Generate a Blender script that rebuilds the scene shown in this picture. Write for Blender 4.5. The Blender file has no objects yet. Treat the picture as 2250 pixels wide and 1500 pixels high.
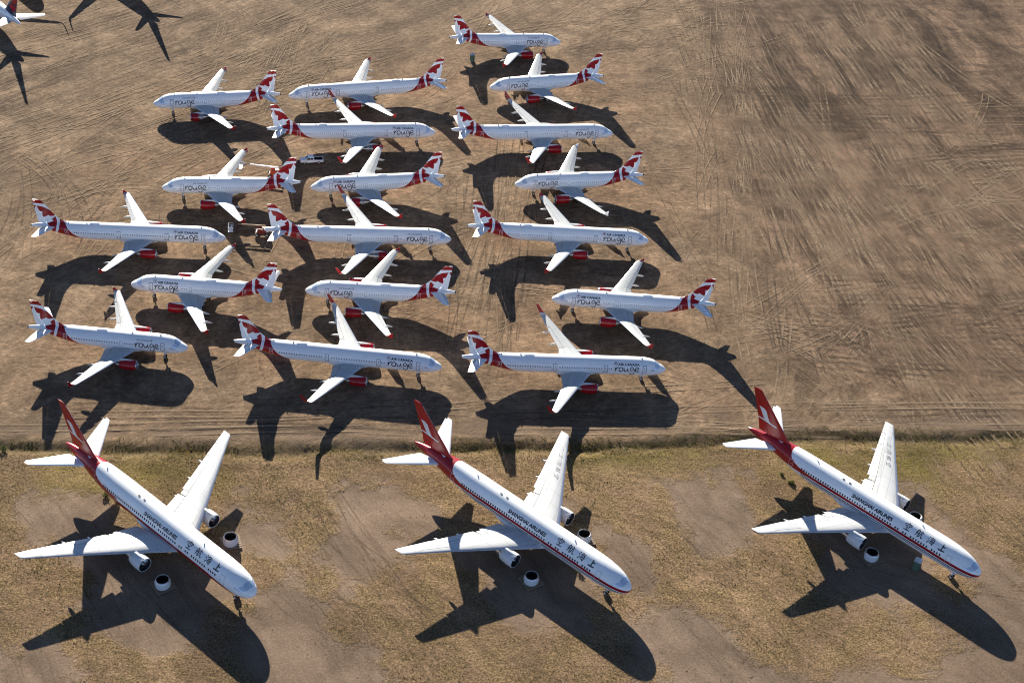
# Parked airliners on a desert storage field, seen from the air in low sun.
import bpy, bmesh, math, random
import numpy as np
from mathutils import Vector, Matrix
rnd = random.Random(7); nrs = np.random.RandomState(11)
R = math.radians
S = bpy.context.scene
COL = S.collection

# ------------------------------------------------------------------ helpers
def tag(o, label=None, cat=None, group=None, kind=None):
    if label: o['label'] = label
    if cat: o['category'] = cat
    if group: o['group'] = group
    if kind: o['kind'] = kind
    return o

def empty(name, loc, rz=0.0, scale=1.0):
    o = bpy.data.objects.new(name, None); COL.objects.link(o)
    o.location = loc; o.rotation_euler = (0, 0, rz); o.scale = (scale,)*3
    o.empty_display_size = 0.5
    return o

CACHE = {}
def cached(key, fn):
    if key not in CACHE: CACHE[key] = fn()
    return CACHE[key]

def inst(name, me, parent=None, mat4=None):
    o = bpy.data.objects.new(name, me); COL.objects.link(o)
    if parent is not None: o.parent = parent
    if mat4 is not None: o.matrix_local = mat4
    return o

class MB:
    """collects verts / faces / material slots of ONE mesh"""
    def __init__(s): s.v = []; s.f = []; s.m = []; s.attr = {}
    def add(s, vs, fs, m=0):
        b = len(s.v); s.v += [tuple(p) for p in vs]
        s.f += [tuple(i+b for i in f) for f in fs]; s.m += [m]*len(fs)
    def loft(s, rings, m=0, closed=True, cap=(True, True)):
        n = len(rings[0]); vs = [p for r in rings for p in r]; fs = []
        for i in range(len(rings)-1):
            for j in range(n if closed else n-1):
                k = (j+1) % n
                fs.append((i*n+j, i*n+k, (i+1)*n+k, (i+1)*n+j))
        if cap[0]: fs.append(tuple(reversed(range(n))))
        if cap[1]: fs.append(tuple((len(rings)-1)*n+j for j in range(n)))
        s.add(vs, fs, m)
    def box(s, c, d, m=0, rot=None, taper=1.0):
        pts = []
        for z in (-1, 1):
            t = taper if z > 0 else 1.0
            for x, y in ((-1, -1), (1, -1), (1, 1), (-1, 1)):
                p = Vector((x*d[0]/2*t, y*d[1]/2*t, z*d[2]/2))
                if rot: p = rot @ p
                pts.append(p+Vector(c))
        s.add(pts, [(3, 2, 1, 0), (4, 5, 6, 7), (0, 1, 5, 4), (1, 2, 6, 5), (2, 3, 7, 6), (3, 0, 4, 7)], m)
    def tube(s, a, b, r0, r1=None, n=10, m=0, cap=True):
        r1 = r0 if r1 is None else r1
        a, b = Vector(a), Vector(b); d = (b-a).normalized()
        u = d.orthogonal().normalized(); w = d.cross(u)
        rg = [[p+(u*math.cos(2*math.pi*i/n)+w*math.sin(2*math.pi*i/n))*r for i in range(n)] for p, r in ((a, r0), (b, r1))]
        s.loft(rg, m, cap=(cap, cap))
    def lathe(s, prof, axis='x', n=24, c=(0, 0, 0), m=0, cap=(False, False)):
        rg = []
        for t, r in prof:
            ring = []
            for i in range(n):
                a = 2*math.pi*i/n
                if axis == 'x': p = (c[0]+t, c[1]+r*math.cos(a), c[2]+r*math.sin(a))
                elif axis == 'y': p = (c[0]+r*math.sin(a), c[1]+t, c[2]+r*math.cos(a))
                else: p = (c[0]+r*math.cos(a), c[1]+r*math.sin(a), c[2]+t)
                ring.append(p)
            rg.append(ring)
        s.loft(rg, m, cap=cap)
    def mesh(s, name, mats, smooth=True, angle=35):
        me = bpy.data.meshes.new(name); me.from_pydata(s.v, [], s.f); me.update()
        if not isinstance(mats, (list, tuple)): mats = [mats]
        for mm in mats: me.materials.append(mm)
        me.polygons.foreach_set('material_index', s.m)
        bm = bmesh.new(); bm.from_mesh(me); bmesh.ops.recalc_face_normals(bm, faces=bm.faces); bm.to_mesh(me); bm.free()
        for k, arr in s.attr.items():
            a = me.attributes.new(k, 'FLOAT', 'POINT'); a.data.foreach_set('value', np.asarray(arr, dtype=np.float32))
        if smooth:
            me.polygons.foreach_set('use_smooth', [True]*len(me.polygons))
            me.set_sharp_from_angle(angle=R(angle))
        return me

def pchip(xs, ys, x):
    xs = np.asarray(xs, float); ys = np.asarray(ys, float); x = np.asarray(x, float)
    h = np.diff(xs); d = np.diff(ys)/h; m = np.zeros(len(xs))
    for i in range(1, len(xs)-1):
        if d[i-1]*d[i] > 0:
            w1 = 2*h[i]+h[i-1]; w2 = h[i]+2*h[i-1]; m[i] = (w1+w2)/(w1/d[i-1]+w2/d[i])
    m[0] = d[0]; m[-1] = d[-1]
    i = np.clip(np.searchsorted(xs, x)-1, 0, len(h)-1); t = np.clip((x-xs[i])/h[i], 0, 1)
    return ((1+2*t)*(1-t)**2*ys[i]+t*(1-t)**2*h[i]*m[i]+t*t*(3-2*t)*ys[i+1]+t*t*(t-1)*h[i]*m[i+1])

def poly_sdf(P, poly):
    """signed distance (positive inside) of points P (n,2) to a polygon"""
    P = np.asarray(P, float); q = np.asarray(poly, float); n = len(q)
    best = np.full(len(P), 1e9); ins = np.zeros(len(P), bool)
    for i in range(n):
        a = q[i]; b = q[(i+1) % n]; ab = b-a; t = np.clip(((P-a)@ab)/(ab@ab), 0, 1)
        dd = np.hypot(*(P-a-t[:, None]*ab).T); best = np.minimum(best, dd)
        c = ((a[1] > P[:, 1]) != (b[1] > P[:, 1]))
        with np.errstate(divide='ignore', invalid='ignore'):
            xi = (b[0]-a[0])*(P[:, 1]-a[1])/(b[1]-a[1])+a[0]
        ins ^= c & (P[:, 0] < xi)
    return np.where(ins, best, -best)
def union_sdf(P, polys): return np.max([poly_sdf(P, q) for q in polys], axis=0)

# ------------------------------------------------------------------ materials
def nt(name):
    m = bpy.data.materials.new(name); m.use_nodes = True
    t = m.node_tree; b = t.nodes['Principled BSDF']
    return m, t, b
def N(t, typ, **kw):
    n = t.nodes.new(typ)
    for k, v in kw.items():
        if k.startswith('i_'):
            key = k[2:]; key = int(key) if key.isdigit() else key.replace('_', ' ')
            n.inputs[key].default_value = v
        else: setattr(n, k, v)
    return n
def L(t, a, b): t.links.new(a, b)
def mixc(t, fac, a, b):
    n = t.nodes.new('ShaderNodeMix'); n.data_type = 'RGBA'
    for sock, val in ((n.inputs[0], fac), (n.inputs[6], a), (n.inputs[7], b)):
        if hasattr(val, 'links'): L(t, val, sock)
        elif isinstance(val, (int, float)): sock.default_value = val
        else: sock.default_value = (*val, 1)
    return n.outputs[2]
def ramp(t, src, lo, hi, a=0.0, b=1.0, smooth=False):
    n = N(t, 'ShaderNodeMapRange'); n.inputs[1].default_value = lo; n.inputs[2].default_value = hi
    n.inputs[3].default_value = a; n.inputs[4].default_value = b
    if smooth: n.interpolation_type = 'SMOOTHSTEP'
    L(t, src, n.inputs[0]); return n.outputs[0]
def mth(t, op, a, b=None):
    n = N(t, 'ShaderNodeMath', operation=op)
    for i, v in enumerate((a, b)):
        if v is None: continue
        if hasattr(v, 'links'): L(t, v, n.inputs[i])
        else: n.inputs[i].default_value = v
    return n.outputs[0]
def attr(t, name): return N(t, 'ShaderNodeAttribute', attribute_name=name).outputs['Fac']
def noise(t, scale, detail=4, rough=.55, vec=None, dist=0.0):
    n = N(t, 'ShaderNodeTexNoise'); n.inputs['Scale'].default_value = scale; n.inputs['Detail'].default_value = detail
    n.inputs['Roughness'].default_value = rough; n.inputs['Distortion'].default_value = dist
    if vec is not None: L(t, vec, n.inputs['Vector'])
    return n.outputs['Fac']
def objco(t, scale=(1, 1, 1), rot=(0, 0, 0), vary=False):
    c = N(t, 'ShaderNodeTexCoord'); m = N(t, 'ShaderNodeMapping')
    if vary:   # every aircraft gets its own weathering
        oi = N(t, 'ShaderNodeObjectInfo'); cb = N(t, 'ShaderNodeCombineXYZ'); k = mth(t, 'MULTIPLY', oi.outputs['Random'], 60.0)
        for i in range(3): L(t, k, cb.inputs[i])
        L(t, cb.outputs[0], m.inputs['Location'])
    m.inputs['Scale'].default_value = scale; m.inputs['Rotation'].default_value = rot
    L(t, c.outputs['Object'], m.inputs['Vector']); return m.outputs[0]

def paint(name, col, rough=.3, metal=0.0, dirt=.10, coat=.0, spec=.5, panels=False):
    """weathered paint: faint streaks along the airflow and blotches of dust"""
    m, t, b = nt(name)
    s1 = noise(t, 1.0, 5, .6, objco(t, (.12, 1.6, 1.6), vary=True)); s2 = noise(t, .35, 4, .6, objco(t, vary=True))
    f = mth(t, 'MULTIPLY', ramp(t, mth(t, 'ADD', mth(t, 'MULTIPLY', s1, .6), mth(t, 'MULTIPLY', s2, .4)), .42, .68), dirt)
    d = tuple(c*.55+e*.12 for c, e in zip(col, (1.0, .85, .65)))
    cc = mixc(t, f, col, d)
    if panels:   # rib and spar joints of the wing skin
        co = N(t, 'ShaderNodeTexCoord'); sx = N(t, 'ShaderNodeSeparateXYZ'); L(t, co.outputs['Object'], sx.inputs[0]); ay = mth(t, 'ABSOLUTE', sx.outputs[1])
        for src, per, wd, st in ((mth(t, 'ADD', sx.outputs[0], mth(t, 'MULTIPLY', ay, .43)), 1.9, .045, .42), (mth(t, 'SUBTRACT', ay, mth(t, 'MULTIPLY', sx.outputs[0], -.12)), 2.7, .03, .30)):
            fr = mth(t, 'ABSOLUTE', mth(t, 'SUBTRACT', mth(t, 'FRACT', mth(t, 'MULTIPLY', src, 1/per)), .5))
            cc = mixc(t, mth(t, 'MULTIPLY', ramp(t, fr, wd, wd*.4), st), cc, (.22, .23, .24))
    L(t, cc, b.inputs['Base Color'])
    L(t, ramp(t, s2, .3, .7, rough*.8, rough*1.25), b.inputs['Roughness'])
    b.inputs['Metallic'].default_value = metal; b.inputs['Coat Weight'].default_value = coat
    b.inputs['Coat Roughness'].default_value = .08; b.inputs['Specular IOR Level'].default_value = spec
    return m
RED = (.31, .006, .011); WHITE = (.85, .885, .885)
def band(t, src, lo, hi, e=.012):
    return mth(t, 'MULTIPLY', ramp(t, src, lo-e, lo+e), ramp(t, src, hi+e, hi-e))

def livery(name, base, coln, stripes=(), second=None):
    """paint whose coloured areas come from stored distance fields ('red','alt') and a stripe coordinate"""
    m, t, b = nt(name)
    s1 = noise(t, 1.0, 5, .6, objco(t, (.12, 1.6, 1.6), vary=True)); s2 = noise(t, .35, 4, .6, objco(t, vary=True))
    f = mth(t, 'MULTIPLY', ramp(t, mth(t, 'ADD', mth(t, 'MULTIPLY', s1, .6), mth(t, 'MULTIPLY', s2, .4)), .40, .66), .28)
    c = mixc(t, f, base, tuple(x*.6+e*.1 for x, e in zip(base, (1, .85, .65))))
    if stripes:
        st = attr(t, 'stripe'); lim = attr(t, 'stripe_end')
        on = ramp(t, lim, -.01, .01)
        for lo, hi, cc in stripes:
            c = mixc(t, mth(t, 'MULTIPLY', band(t, st, lo, hi), on), c, cc)
    if second: c = mixc(t, ramp(t, attr(t, 'alt'), -.012, .012), c, second)
    c = mixc(t, ramp(t, attr(t, 'red'), -.012, .012), c, coln)
    if second == 'x': pass
    # skin joints: faint lines round the barrel every few metres
    co = N(t, 'ShaderNodeTexCoord'); sx = N(t, 'ShaderNodeSeparateXYZ'); L(t, co.outputs['Object'], sx.inputs[0])
    fr = mth(t, 'FRACT', mth(t, 'MULTIPLY', sx.outputs[0], .27))
    c = mixc(t, mth(t, 'MULTIPLY', ramp(t, mth(t, 'ABSOLUTE', mth(t, 'SUBTRACT', fr, .5)), .008, .002), .16), c, (.3, .32, .34))
    L(t, c, b.inputs['Base Color'])
    L(t, ramp(t, s2, .3, .7, .22, .34), b.inputs['Roughness'])
    b.inputs['Coat Weight'].default_value = .12; b.inputs['Coat Roughness'].default_value = .06; b.inputs['Specular IOR Level'].default_value = .4
    return m
M = {}
M['white'] = paint('white_paint', WHITE, .28, coat=.25)
M['leafbody'] = livery('red_swoosh_livery', WHITE, RED)
M['wing'] = paint('wing_grey_white', (.50, .53, .525), .38, dirt=.28, panels=True, spec=.3)
M['flap'] = paint('flap_grey', (.46, .485, .49), .38, dirt=.25)
M['spoil'] = paint('spoiler_grey', (.36, .385, .395), .40, dirt=.15)
M['wingw'] = paint('wing_white', (.57, .59, .59), .38, dirt=.28, panels=True, spec=.3)
M['lead'] = paint('leading_edge_metal', (.62, .63, .65), .30, metal=.55, dirt=.1)
M['red'] = paint('red_paint', RED, .24, coat=.2, dirt=.06, spec=.35)
M['tipred'] = paint('wingtip_dull_red', (.24, .006, .010), .4, dirt=.1, spec=.25)
M['redlift'] = paint('red_machine_paint', (.22, .022, .014), .42, dirt=.3)
M['orange'] = paint('orange_machine_paint', (.50, .075, .02), .42, dirt=.3)
M['metal'] = paint('bare_metal', (.50, .50, .50), .32, metal=.9, dirt=.15)
M['dark'] = paint('dark_interior', (.015, .016, .018), .6, dirt=.0)
M['darkmetal'] = paint('dark_metal', (.10, .10, .105), .4, metal=.7, dirt=.2)
M['tyre'] = paint('tyre_rubber', (.022, .021, .020), .85, dirt=.3)
M['wheel'] = paint('wheel_hub', (.55, .55, .54), .4, metal=.3, dirt=.2)
M['black'] = paint('black_lettering', (.012, .012, .014), .35, dirt=.0)
M['letgrey'] = paint('faded_lettering', (.20, .21, .23), .5, dirt=.0)
M['winlight'] = paint('window_shade_white', (.86, .87, .88), .25, dirt=.0)
M['winmid'] = paint('window_glass_grey', (.16, .18, .21), .15, dirt=.0)
M['winpale'] = paint('window_shade_grey', (.42, .45, .49), .2, dirt=.0)
M['windark'] = paint('window_glass_dark', (.03, .035, .045), .12, dirt=.0)
M['line'] = paint('door_outline_grey', (.17, .19, .22), .45, dirt=.0)
M['linered'] = paint('door_outline_white', (.62, .50, .50), .45, dirt=.0)
M['cover'] = paint('cockpit_cover_pale', (.52, .62, .74), .22, metal=.25, dirt=.05)
M['nacw'] = paint('nacelle_pale_grey', (.62, .64, .65), .30, dirt=.15, coat=.15)
M['green'] = paint('green_plastic', (.075, .13, .085), .5, dirt=.25)
M['whiteplastic'] = paint('white_plastic', (.66, .69, .72), .4, dirt=.15)
M['wood'] = paint('weathered_wood', (.22, .16, .10), .85, dirt=.3)
M['glass'] = paint('car_glass', (.02, .025, .03), .06, dirt=.0)
M['carpaint'] = paint('white_car_paint', (.88, .89, .90), .2, coat=.5, dirt=.08)
M['bedliner'] = paint('black_bed_liner', (.015, .015, .016), .8, dirt=.1)

# ------------------------------------------------------------------ fuselage surfaces
class Fus:
    """side-view and plan profiles; d = metres behind the nose tip"""
    def __init__(s, dt, top, db, bot, dw, wid): s.a = (dt, top, db, bot, dw, wid)
    def at(s, d):
        dt, top, db, bot, dw, wid = s.a
        return (float(pchip(dt, top, d)), float(pchip(db, bot, d)), float(pchip(dw, wid, d)))
    def prof(s, ds):
        dt, top, db, bot, dw, wid = s.a
        return pchip(dt, top, ds), pchip(db, bot, ds), pchip(dw, wid, ds)
    def pt(s, d, phi, off=0.0, side=1):
        """phi: 0 = crown, pi/2 = side, pi = keel"""
        t, b, w = s.at(d); zc = (t+b)/2; h = (t-b)/2
        n = Vector((0, math.sin(phi)*h, math.cos(phi)*w)).normalized()
        return Vector((-d, side*(w*math.sin(phi)+n.y*off), zc+h*math.cos(phi)+n.z*off))
    def phi_z(s, d, z):
        t, b, w = s.at(d); zc = (t+b)/2; h = (t-b)/2
        return math.acos(max(-1, min(1, (z-zc)/h)))
    def rad(s, d): t, b, w = s.at(d); return ((t-b)/2+w)/2

def fus_narrow(Lg):
    return Fus([0, .12, .3, .6, 1.0, 1.6, 2.2, 2.9, 4.0, 5.5, 7, Lg-9, Lg-7, Lg-4, Lg-2, Lg],
               [3.13, 3.38, 3.58, 3.82, 4.07, 4.42, 4.85, 5.30, 5.66, 5.86, 5.90, 5.90, 5.86, 5.66, 5.44, 5.08],
               [0, .12, .3, .6, 1.0, 1.6, 2.4, 3.5, 5, 6.5, Lg-14.5, Lg-12, Lg-9, Lg-6, Lg-3, Lg],
               [3.13, 2.86, 2.68, 2.47, 2.29, 2.09, 1.94, 1.82, 1.77, 1.76, 1.76, 1.88, 2.42, 3.18, 3.98, 4.52],
               [0, .12, .3, .6, 1.0, 1.6, 2.4, 3.4, 4.6, 6, Lg-14, Lg-11, Lg-8, Lg-5, Lg-2.5, Lg],
               [.02, .34, .58, .86, 1.12, 1.40, 1.65, 1.84, 1.94, 1.975, 1.975, 1.90, 1.62, 1.16, .70, .26])
def fus_wide(Lg, k=1.0):
    return Fus([0, .15, .5, 1, 2, 3, 4.5, 7, 9, Lg-13, Lg-10, Lg-6, Lg-3, Lg-.8, Lg],
               [4.62, 5.02, 5.42, 5.78, 6.32, 6.78, 7.20, 7.54, 7.61, 7.61, 7.55, 7.12, 6.58, 6.05, 5.70],
               [0, .15, .5, 1, 2, 4, 7, 9, Lg-20, Lg-17, Lg-12, Lg-7, Lg-3, Lg-.8, Lg],
               [4.62, 4.15, 3.72, 3.36, 2.92, 2.46, 2.22, 2.20, 2.20, 2.30, 3.02, 4.05, 4.80, 5.20, 5.42],
               [0, .15, .5, 1, 2, 3, 4.5, 7, 8.5, Lg-18, Lg-14, Lg-10, Lg-6, Lg-3, Lg-.8, Lg],
               [c*k for c in [.03, .52, .98, 1.36, 1.82, 2.10, 2.32, 2.49, 2.515, 2.515, 2.35, 1.95, 1.28, .78, .42, .15]])

def fus_mesh(name, F, Lg, mat, polys=None, stripe=None, fine=(0, 0), alt=None):
    ds = [0.004, .04, .12, .22, .35, .5, .7, .9, 1.15, 1.4, 1.7, 2.0, 2.4, 2.8, 3.3, 3.8, 4.4, 5, 5.7, 6.5]
    x = 8.0
    while x < Lg-18: ds.append(x); x += 1.4
    while x < fine[0]: ds.append(x); x += .4
    while x < fine[1]: ds.append(x); x += .085
    while x < Lg-.25: ds.append(x); x += .3
    ds += [Lg-.12, Lg]
    n = 88; t, b, w = F.prof(np.array(ds)); mb = MB(); rings = []
    for d, tt, bb, ww in zip(ds, t, b, w):
        zc = (tt+bb)/2; h = (tt-bb)/2
        rings.append([(-d, ww*math.sin(2*math.pi*i/n), zc+h*math.cos(2*math.pi*i/n)) for i in range(n)])
    mb.loft(rings, 0)
    P = np.array(mb.v); AZ = np.stack([Lg+P[:, 0], P[:, 2]], 1)
    mb.attr['red'] = union_sdf(AZ, polys) if polys else np.full(len(P), -9.0)
    if alt: mb.attr['alt'] = union_sdf(AZ, alt)
    if stripe:
        st, en = stripe(-P[:, 0], P[:, 2]); mb.attr['stripe'] = st; mb.attr['stripe_end'] = en
    return mb.mesh(name, mat, angle=50)

def patch(mb, F, c, off, side, m=0, nu=3, nv=4):
    """bilinear patch on the skin, corners c = [(d,phi)] x4 in order"""
    g = []
    for i in range(nu+1):
        for j in range(nv+1):
            u, v = i/nu, j/nv
            d = (c[0][0]*(1-u)+c[1][0]*u)*(1-v)+(c[3][0]*(1-u)+c[2][0]*u)*v
            p = (c[0][1]*(1-u)+c[1][1]*u)*(1-v)+(c[3][1]*(1-u)+c[2][1]*u)*v
            g.append(F.pt(d, p, off, side))
    fs = [(i*(nv+1)+j, (i+1)*(nv+1)+j, (i+1)*(nv+1)+j+1, i*(nv+1)+j+1) for i in range(nu) for j in range(nv)]
    mb.add(g, fs, m)

def door_mesh(F, d0, d1, z0, z1, side, mats, handle=True, lw=.10):
    mb = MB(); pz = lambda d, z: F.phi_z(d, z)
    def q(a, b, c, e, off, m): patch(mb, F, [(a, pz(a, e)), (b, pz(b, e)), (b, pz(b, c)), (a, pz(a, c))], off, side, m, 1, 8)
    q(d0, d1, z0, z1, .012, 0)
    q(d0, d0+lw, z0, z1, .022, 1); q(d1-lw, d1, z0, z1, .022, 1)
    q(d0+lw, d1-lw, z1-lw, z1, .022, 1); q(d0+lw, d1-lw, z0, z0+lw*1.3, .022, 1)
    if handle:
        q(d0+(d1-d0)*.4, d0+(d1-d0)*.62, z0+(z1-z0)*.62, z0+(z1-z0)*.74, .024, 2)
        q(d0+(d1-d0)*.25, d0+(d1-d0)*.5, z0+(z1-z0)*.42, z0+(z1-z0)*.47, .024, 1)
    return mb.mesh('cabin_door', mats, smooth=False)

# ------------------------------------------------------------------ lettering
def stroke(pts, ws, sub=.12):
    """one brush stroke -> (quads in 2-D). pts polyline, ws widths"""
    P = [Vector((p[0], p[1])) for p in pts]; out = []
    # resample with Catmull-Rom
    Q = []; W = []
    for i in range(len(P)-1):
        p0 = P[max(i-1, 0)]; p1 = P[i]; p2 = P[i+1]; p3 = P[min(i+2, len(P)-1)]
        k = max(2, int((p2-p1).length/sub)+1)
        for j in range(k):
            t = j/k
            Q.append(.5*((2*p1)+(-p0+p2)*t+(2*p0-5*p1+4*p2-p3)*t*t+(-p0+3*p1-3*p2+p3)*t**3)); W.append(ws[i]*(1-t)+ws[i+1]*t)
    Q.append(P[-1]); W.append(ws[-1])
    vs = []
    for i, q in enumerate(Q):
        d = (Q[min(i+1, len(Q)-1)]-Q[max(i-1, 0)])
        d = d.normalized() if d.length > 1e-6 else Vector((1, 0))
        n = Vector((-d.y, d.x))*W[i]/2; vs += [q+n, q-n]
    fs = [(2*i, 2*i+1, 2*i+3, 2*i+2) for i in range(len(Q)-1)]
    return vs, fs
def strokes2d(lst, sub=.12):
    V = []; Fc = []
    for pts, ws in lst:
        if isinstance(ws, (int, float)): ws = [ws]*len(pts)
        v, f = stroke(pts, ws, sub); b = len(V); V += v; Fc += [tuple(i+b for i in q) for q in f]
    return V, Fc
def text2d(txt, size, shear=0.0, spacing=1.0, weight=0.0, xs=1.0):
    cu = bpy.data.curves.new('txt', 'FONT'); cu.body = txt; cu.size = size; cu.shear = shear
    cu.space_character = spacing; cu.resolution_u = 3; cu.offset = weight
    o = bpy.data.objects.new('txt', cu); COL.objects.link(o)
    dg = bpy.context.evaluated_depsgraph_get(); me = bpy.data.meshes.new_from_object(o.evaluated_get(dg))
    bpy.data.objects.remove(o); bpy.data.curves.remove(cu)
    bm = bmesh.new(); bm.from_mesh(me); bpy.data.meshes.remove(me)
    for k in range(1, 6):
        bmesh.ops.bisect_plane(bm, geom=bm.verts[:]+bm.edges[:]+bm.faces[:], plane_co=(0, size*.72*k/6, 0), plane_no=(0, 1, 0))
    bm.verts.index_update()
    V = [Vector((v.co.x*xs, v.co.y)) for v in bm.verts]; Fc = [tuple(v.index for v in f.verts) for f in bm.faces]
    bm.free(); return V, Fc
def wrap(mb, V, Fc, F, d_left, zb, side, m=0, off=.022, width=None, height=1.0):
    """lay 2-D artwork on the skin, always reading left to right; d_left = d of the reader's left end"""
    x0 = min(p.x for p in V); x1 = max(p.x for p in V); k = (width/(x1-x0)) if width else 1.0
    sg = -1 if side < 0 else 1           # starboard reads aft -> nose
    out = []
    for p in V:
        d = d_left+sg*(p.x-x0)*k; ph = F.phi_z(d, zb)-p.y*height/F.rad(d)
        out.append(F.pt(d, ph, off, side))
    mb.add(out, Fc, m)

# hand-drawn word, taken letter by letter (u right, v up, x-height about 1)
def ROUGE():
    k = lambda *p: [((x-1175)/60.0, (912-y)/60.0) for x, y in p]
    w = .225
    return [(k((1172, 872), (1190, 862), (1216, 858)), [.12, w, .14]),
            (k((1194, 858), (1198, 888), (1190, 920)), [.16, w*1.15, .2]),
            (k((1198, 896), (1216, 868), (1240, 850), (1262, 858)), [.14, w, w, .16]),
            (k((1302, 850), (1272, 858), (1256, 884), (1270, 912), (1302, 916), (1324, 894), (1320, 864), (1298, 848), (1280, 853)), [.16, w, w*1.1, w, w*1.1, w, w, .2, .1]),
            (k((1342, 848), (1346, 880), (1362, 912), (1388, 908), (1408, 876)), [.16, w*1.1, w, w, .16]),
            (k((1410, 852), (1412, 886), (1424, 914), (1440, 912)), [.15, w*1.1, w, .1]),
            (k((1512, 856), (1486, 848), (1458, 862), (1456, 888), (1478, 898), (1502, 884), (1514, 862)), [.16, w, w, w, w, .18, .14]),
            (k((1516, 852), (1526, 890), (1526, 940), (1508, 976), (1482, 978), (1462, 952), (1464, 924)), [.14, w, w*1.15, w*1.1, w, w*.9, .1]),
            (k((1546, 890), (1586, 884), (1604, 866), (1590, 848), (1560, 852), (1544, 880), (1556, 910), (1588, 918), (1622, 904)), [.12, w, w, w, w, w*1.1, w, w, .14])]
LEAF = [(0, 1), (.14, .72), (.31, .80), (.25, .38), (.46, .58), (.52, .47), (.80, .52), (.71, .28), (.86, .18), (.48, -.16), (.54, -.34), (.06, -.27), (.05, -.72),
        (-.05, -.72), (-.06, -.27), (-.54, -.34), (-.48, -.16), (-.86, .18), (-.71, .28), (-.80, .52), (-.52, .47), (-.46, .58), (-.25, .38), (-.31, .80), (-.14, .72)]
def HAN(ch):
    """brush characters as strokes in a 1 x 1 cell"""
    T = {
     'shang': [([(.46, .97), (.50, .60), (.47, .12)], [.10, .15, .13]), ([(.50, .58), (.70, .62), (.86, .60)], [.11, .13, .10]), ([(.04, .12), (.45, .10), (.97, .15)], [.13, .17, .12])],
     'hai': [([(.10, .92), (.22, .82)], [.10, .14]), ([(.02, .62), (.14, .55)], [.09, .13]), ([(.03, .06), (.14, .22), (.26, .42)], [.13, .10, .06]),
             ([(.52, .98), (.44, .82), (.32, .70)], [.10, .10, .06]), ([(.46, .82), (.70, .86), (.94, .86)], [.07, .09, .07]),
             ([(.50, .66), (.46, .40), (.40, .18)], [.08, .10, .08]), ([(.50, .66), (.72, .68), (.86, .66), (.82, .36), (.76, .06), (.64, .10)], [.08, .09, .11, .10, .11, .05]),
             ([(.34, .40), (.66, .42), (.98, .40)], [.07, .10, .08]), ([(.42, .18), (.66, .18), (.82, .18)], [.07, .09, .07]), ([(.62, .58), (.68, .50)], [.06, .09]), ([(.60, .32), (.66, .24)], [.06, .09])],
     'hang': [([(.26, .99), (.16, .84)], [.10, .07]), ([(.14, .82), (.13, .40), (.02, .06)], [.08, .10, .06]), ([(.14, .82), (.40, .84), (.42, .40), (.40, .06), (.32, .10)], [.08, .10, .11, .11, .05]),
              ([(.00, .46), (.28, .50), (.50, .54)], [.07, .10, .08]), ([(.24, .70), (.28, .62)], [.05, .09]), ([(.22, .34), (.28, .26)], [.05, .09]),
              ([(.68, .98), (.74, .86)], [.08, .12]), ([(.52, .74), (.76, .78), (.98, .78)], [.07, .10, .08]),
              ([(.64, .58), (.62, .34), (.50, .06)], [.08, .10, .06]), ([(.64, .58), (.82, .58), (.82, .26), (.88, .10), (1.02, .12), (1.04, .26)], [.08, .10, .10, .11, .09, .05])],
     'kong': [([(.46, 1.0), (.54, .88)], [.10, .15]), ([(.10, .82), (.08, .72), (.04, .60)], [.08, .10, .08]), ([(.12, .78), (.50, .82), (.92, .80), (.84, .62)], [.08, .10, .13, .07]),
              ([(.40, .70), (.32, .56), (.14, .44)], [.09, .10, .05]), ([(.60, .70), (.66, .56), (.86, .54)], [.08, .10, .09]),
              ([(.28, .36), (.50, .38), (.74, .38)], [.08, .10, .08]), ([(.50, .36), (.48, .08)], [.10, .10]), ([(.10, .05), (.48, .06), (.92, .08)], [.09, .12, .10])]}
    return T[ch]

# ------------------------------------------------------------------ aerofoil surfaces
def foil(x, tc, camber=.012):
    t = 5*tc*(.2969*np.sqrt(x)-.126*x-.3516*x**2+.2843*x**3-.1036*x**4)
    c = camber*4*x*(1-x); return c+t, c-t
def surf_ring(le, ch, y, z, x0, x1, tc, droop=0.0, vertical=False, n=9, tilt=0.0):
    """closed ring around the chordwise slice x0..x1; le, ch in metres behind the nose"""
    xs = x0+(x1-x0)*(1-np.cos(np.linspace(0, math.pi, n)))/2 if x0 == 0 else np.linspace(x0, x1, max(4, n-3))
    up, lo = foil(xs, tc)
    pts = []
    def P(x, h):
        dz = -droop*(x-x0)
        if vertical: return (-(le+ch*x), h*ch, z)
        return (-(le+ch*x), y, z+(h+dz)*ch-ch*(x-.4)*tilt)
    for x, h in zip(xs, up): pts.append(P(x, h))
    for x, h in reversed(list(zip(xs, lo))):
        if x0 == 0 and x == xs[0]: continue
        pts.append(P(x, h-(.0008 if x == 1.0 else 0)))
    return pts

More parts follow.
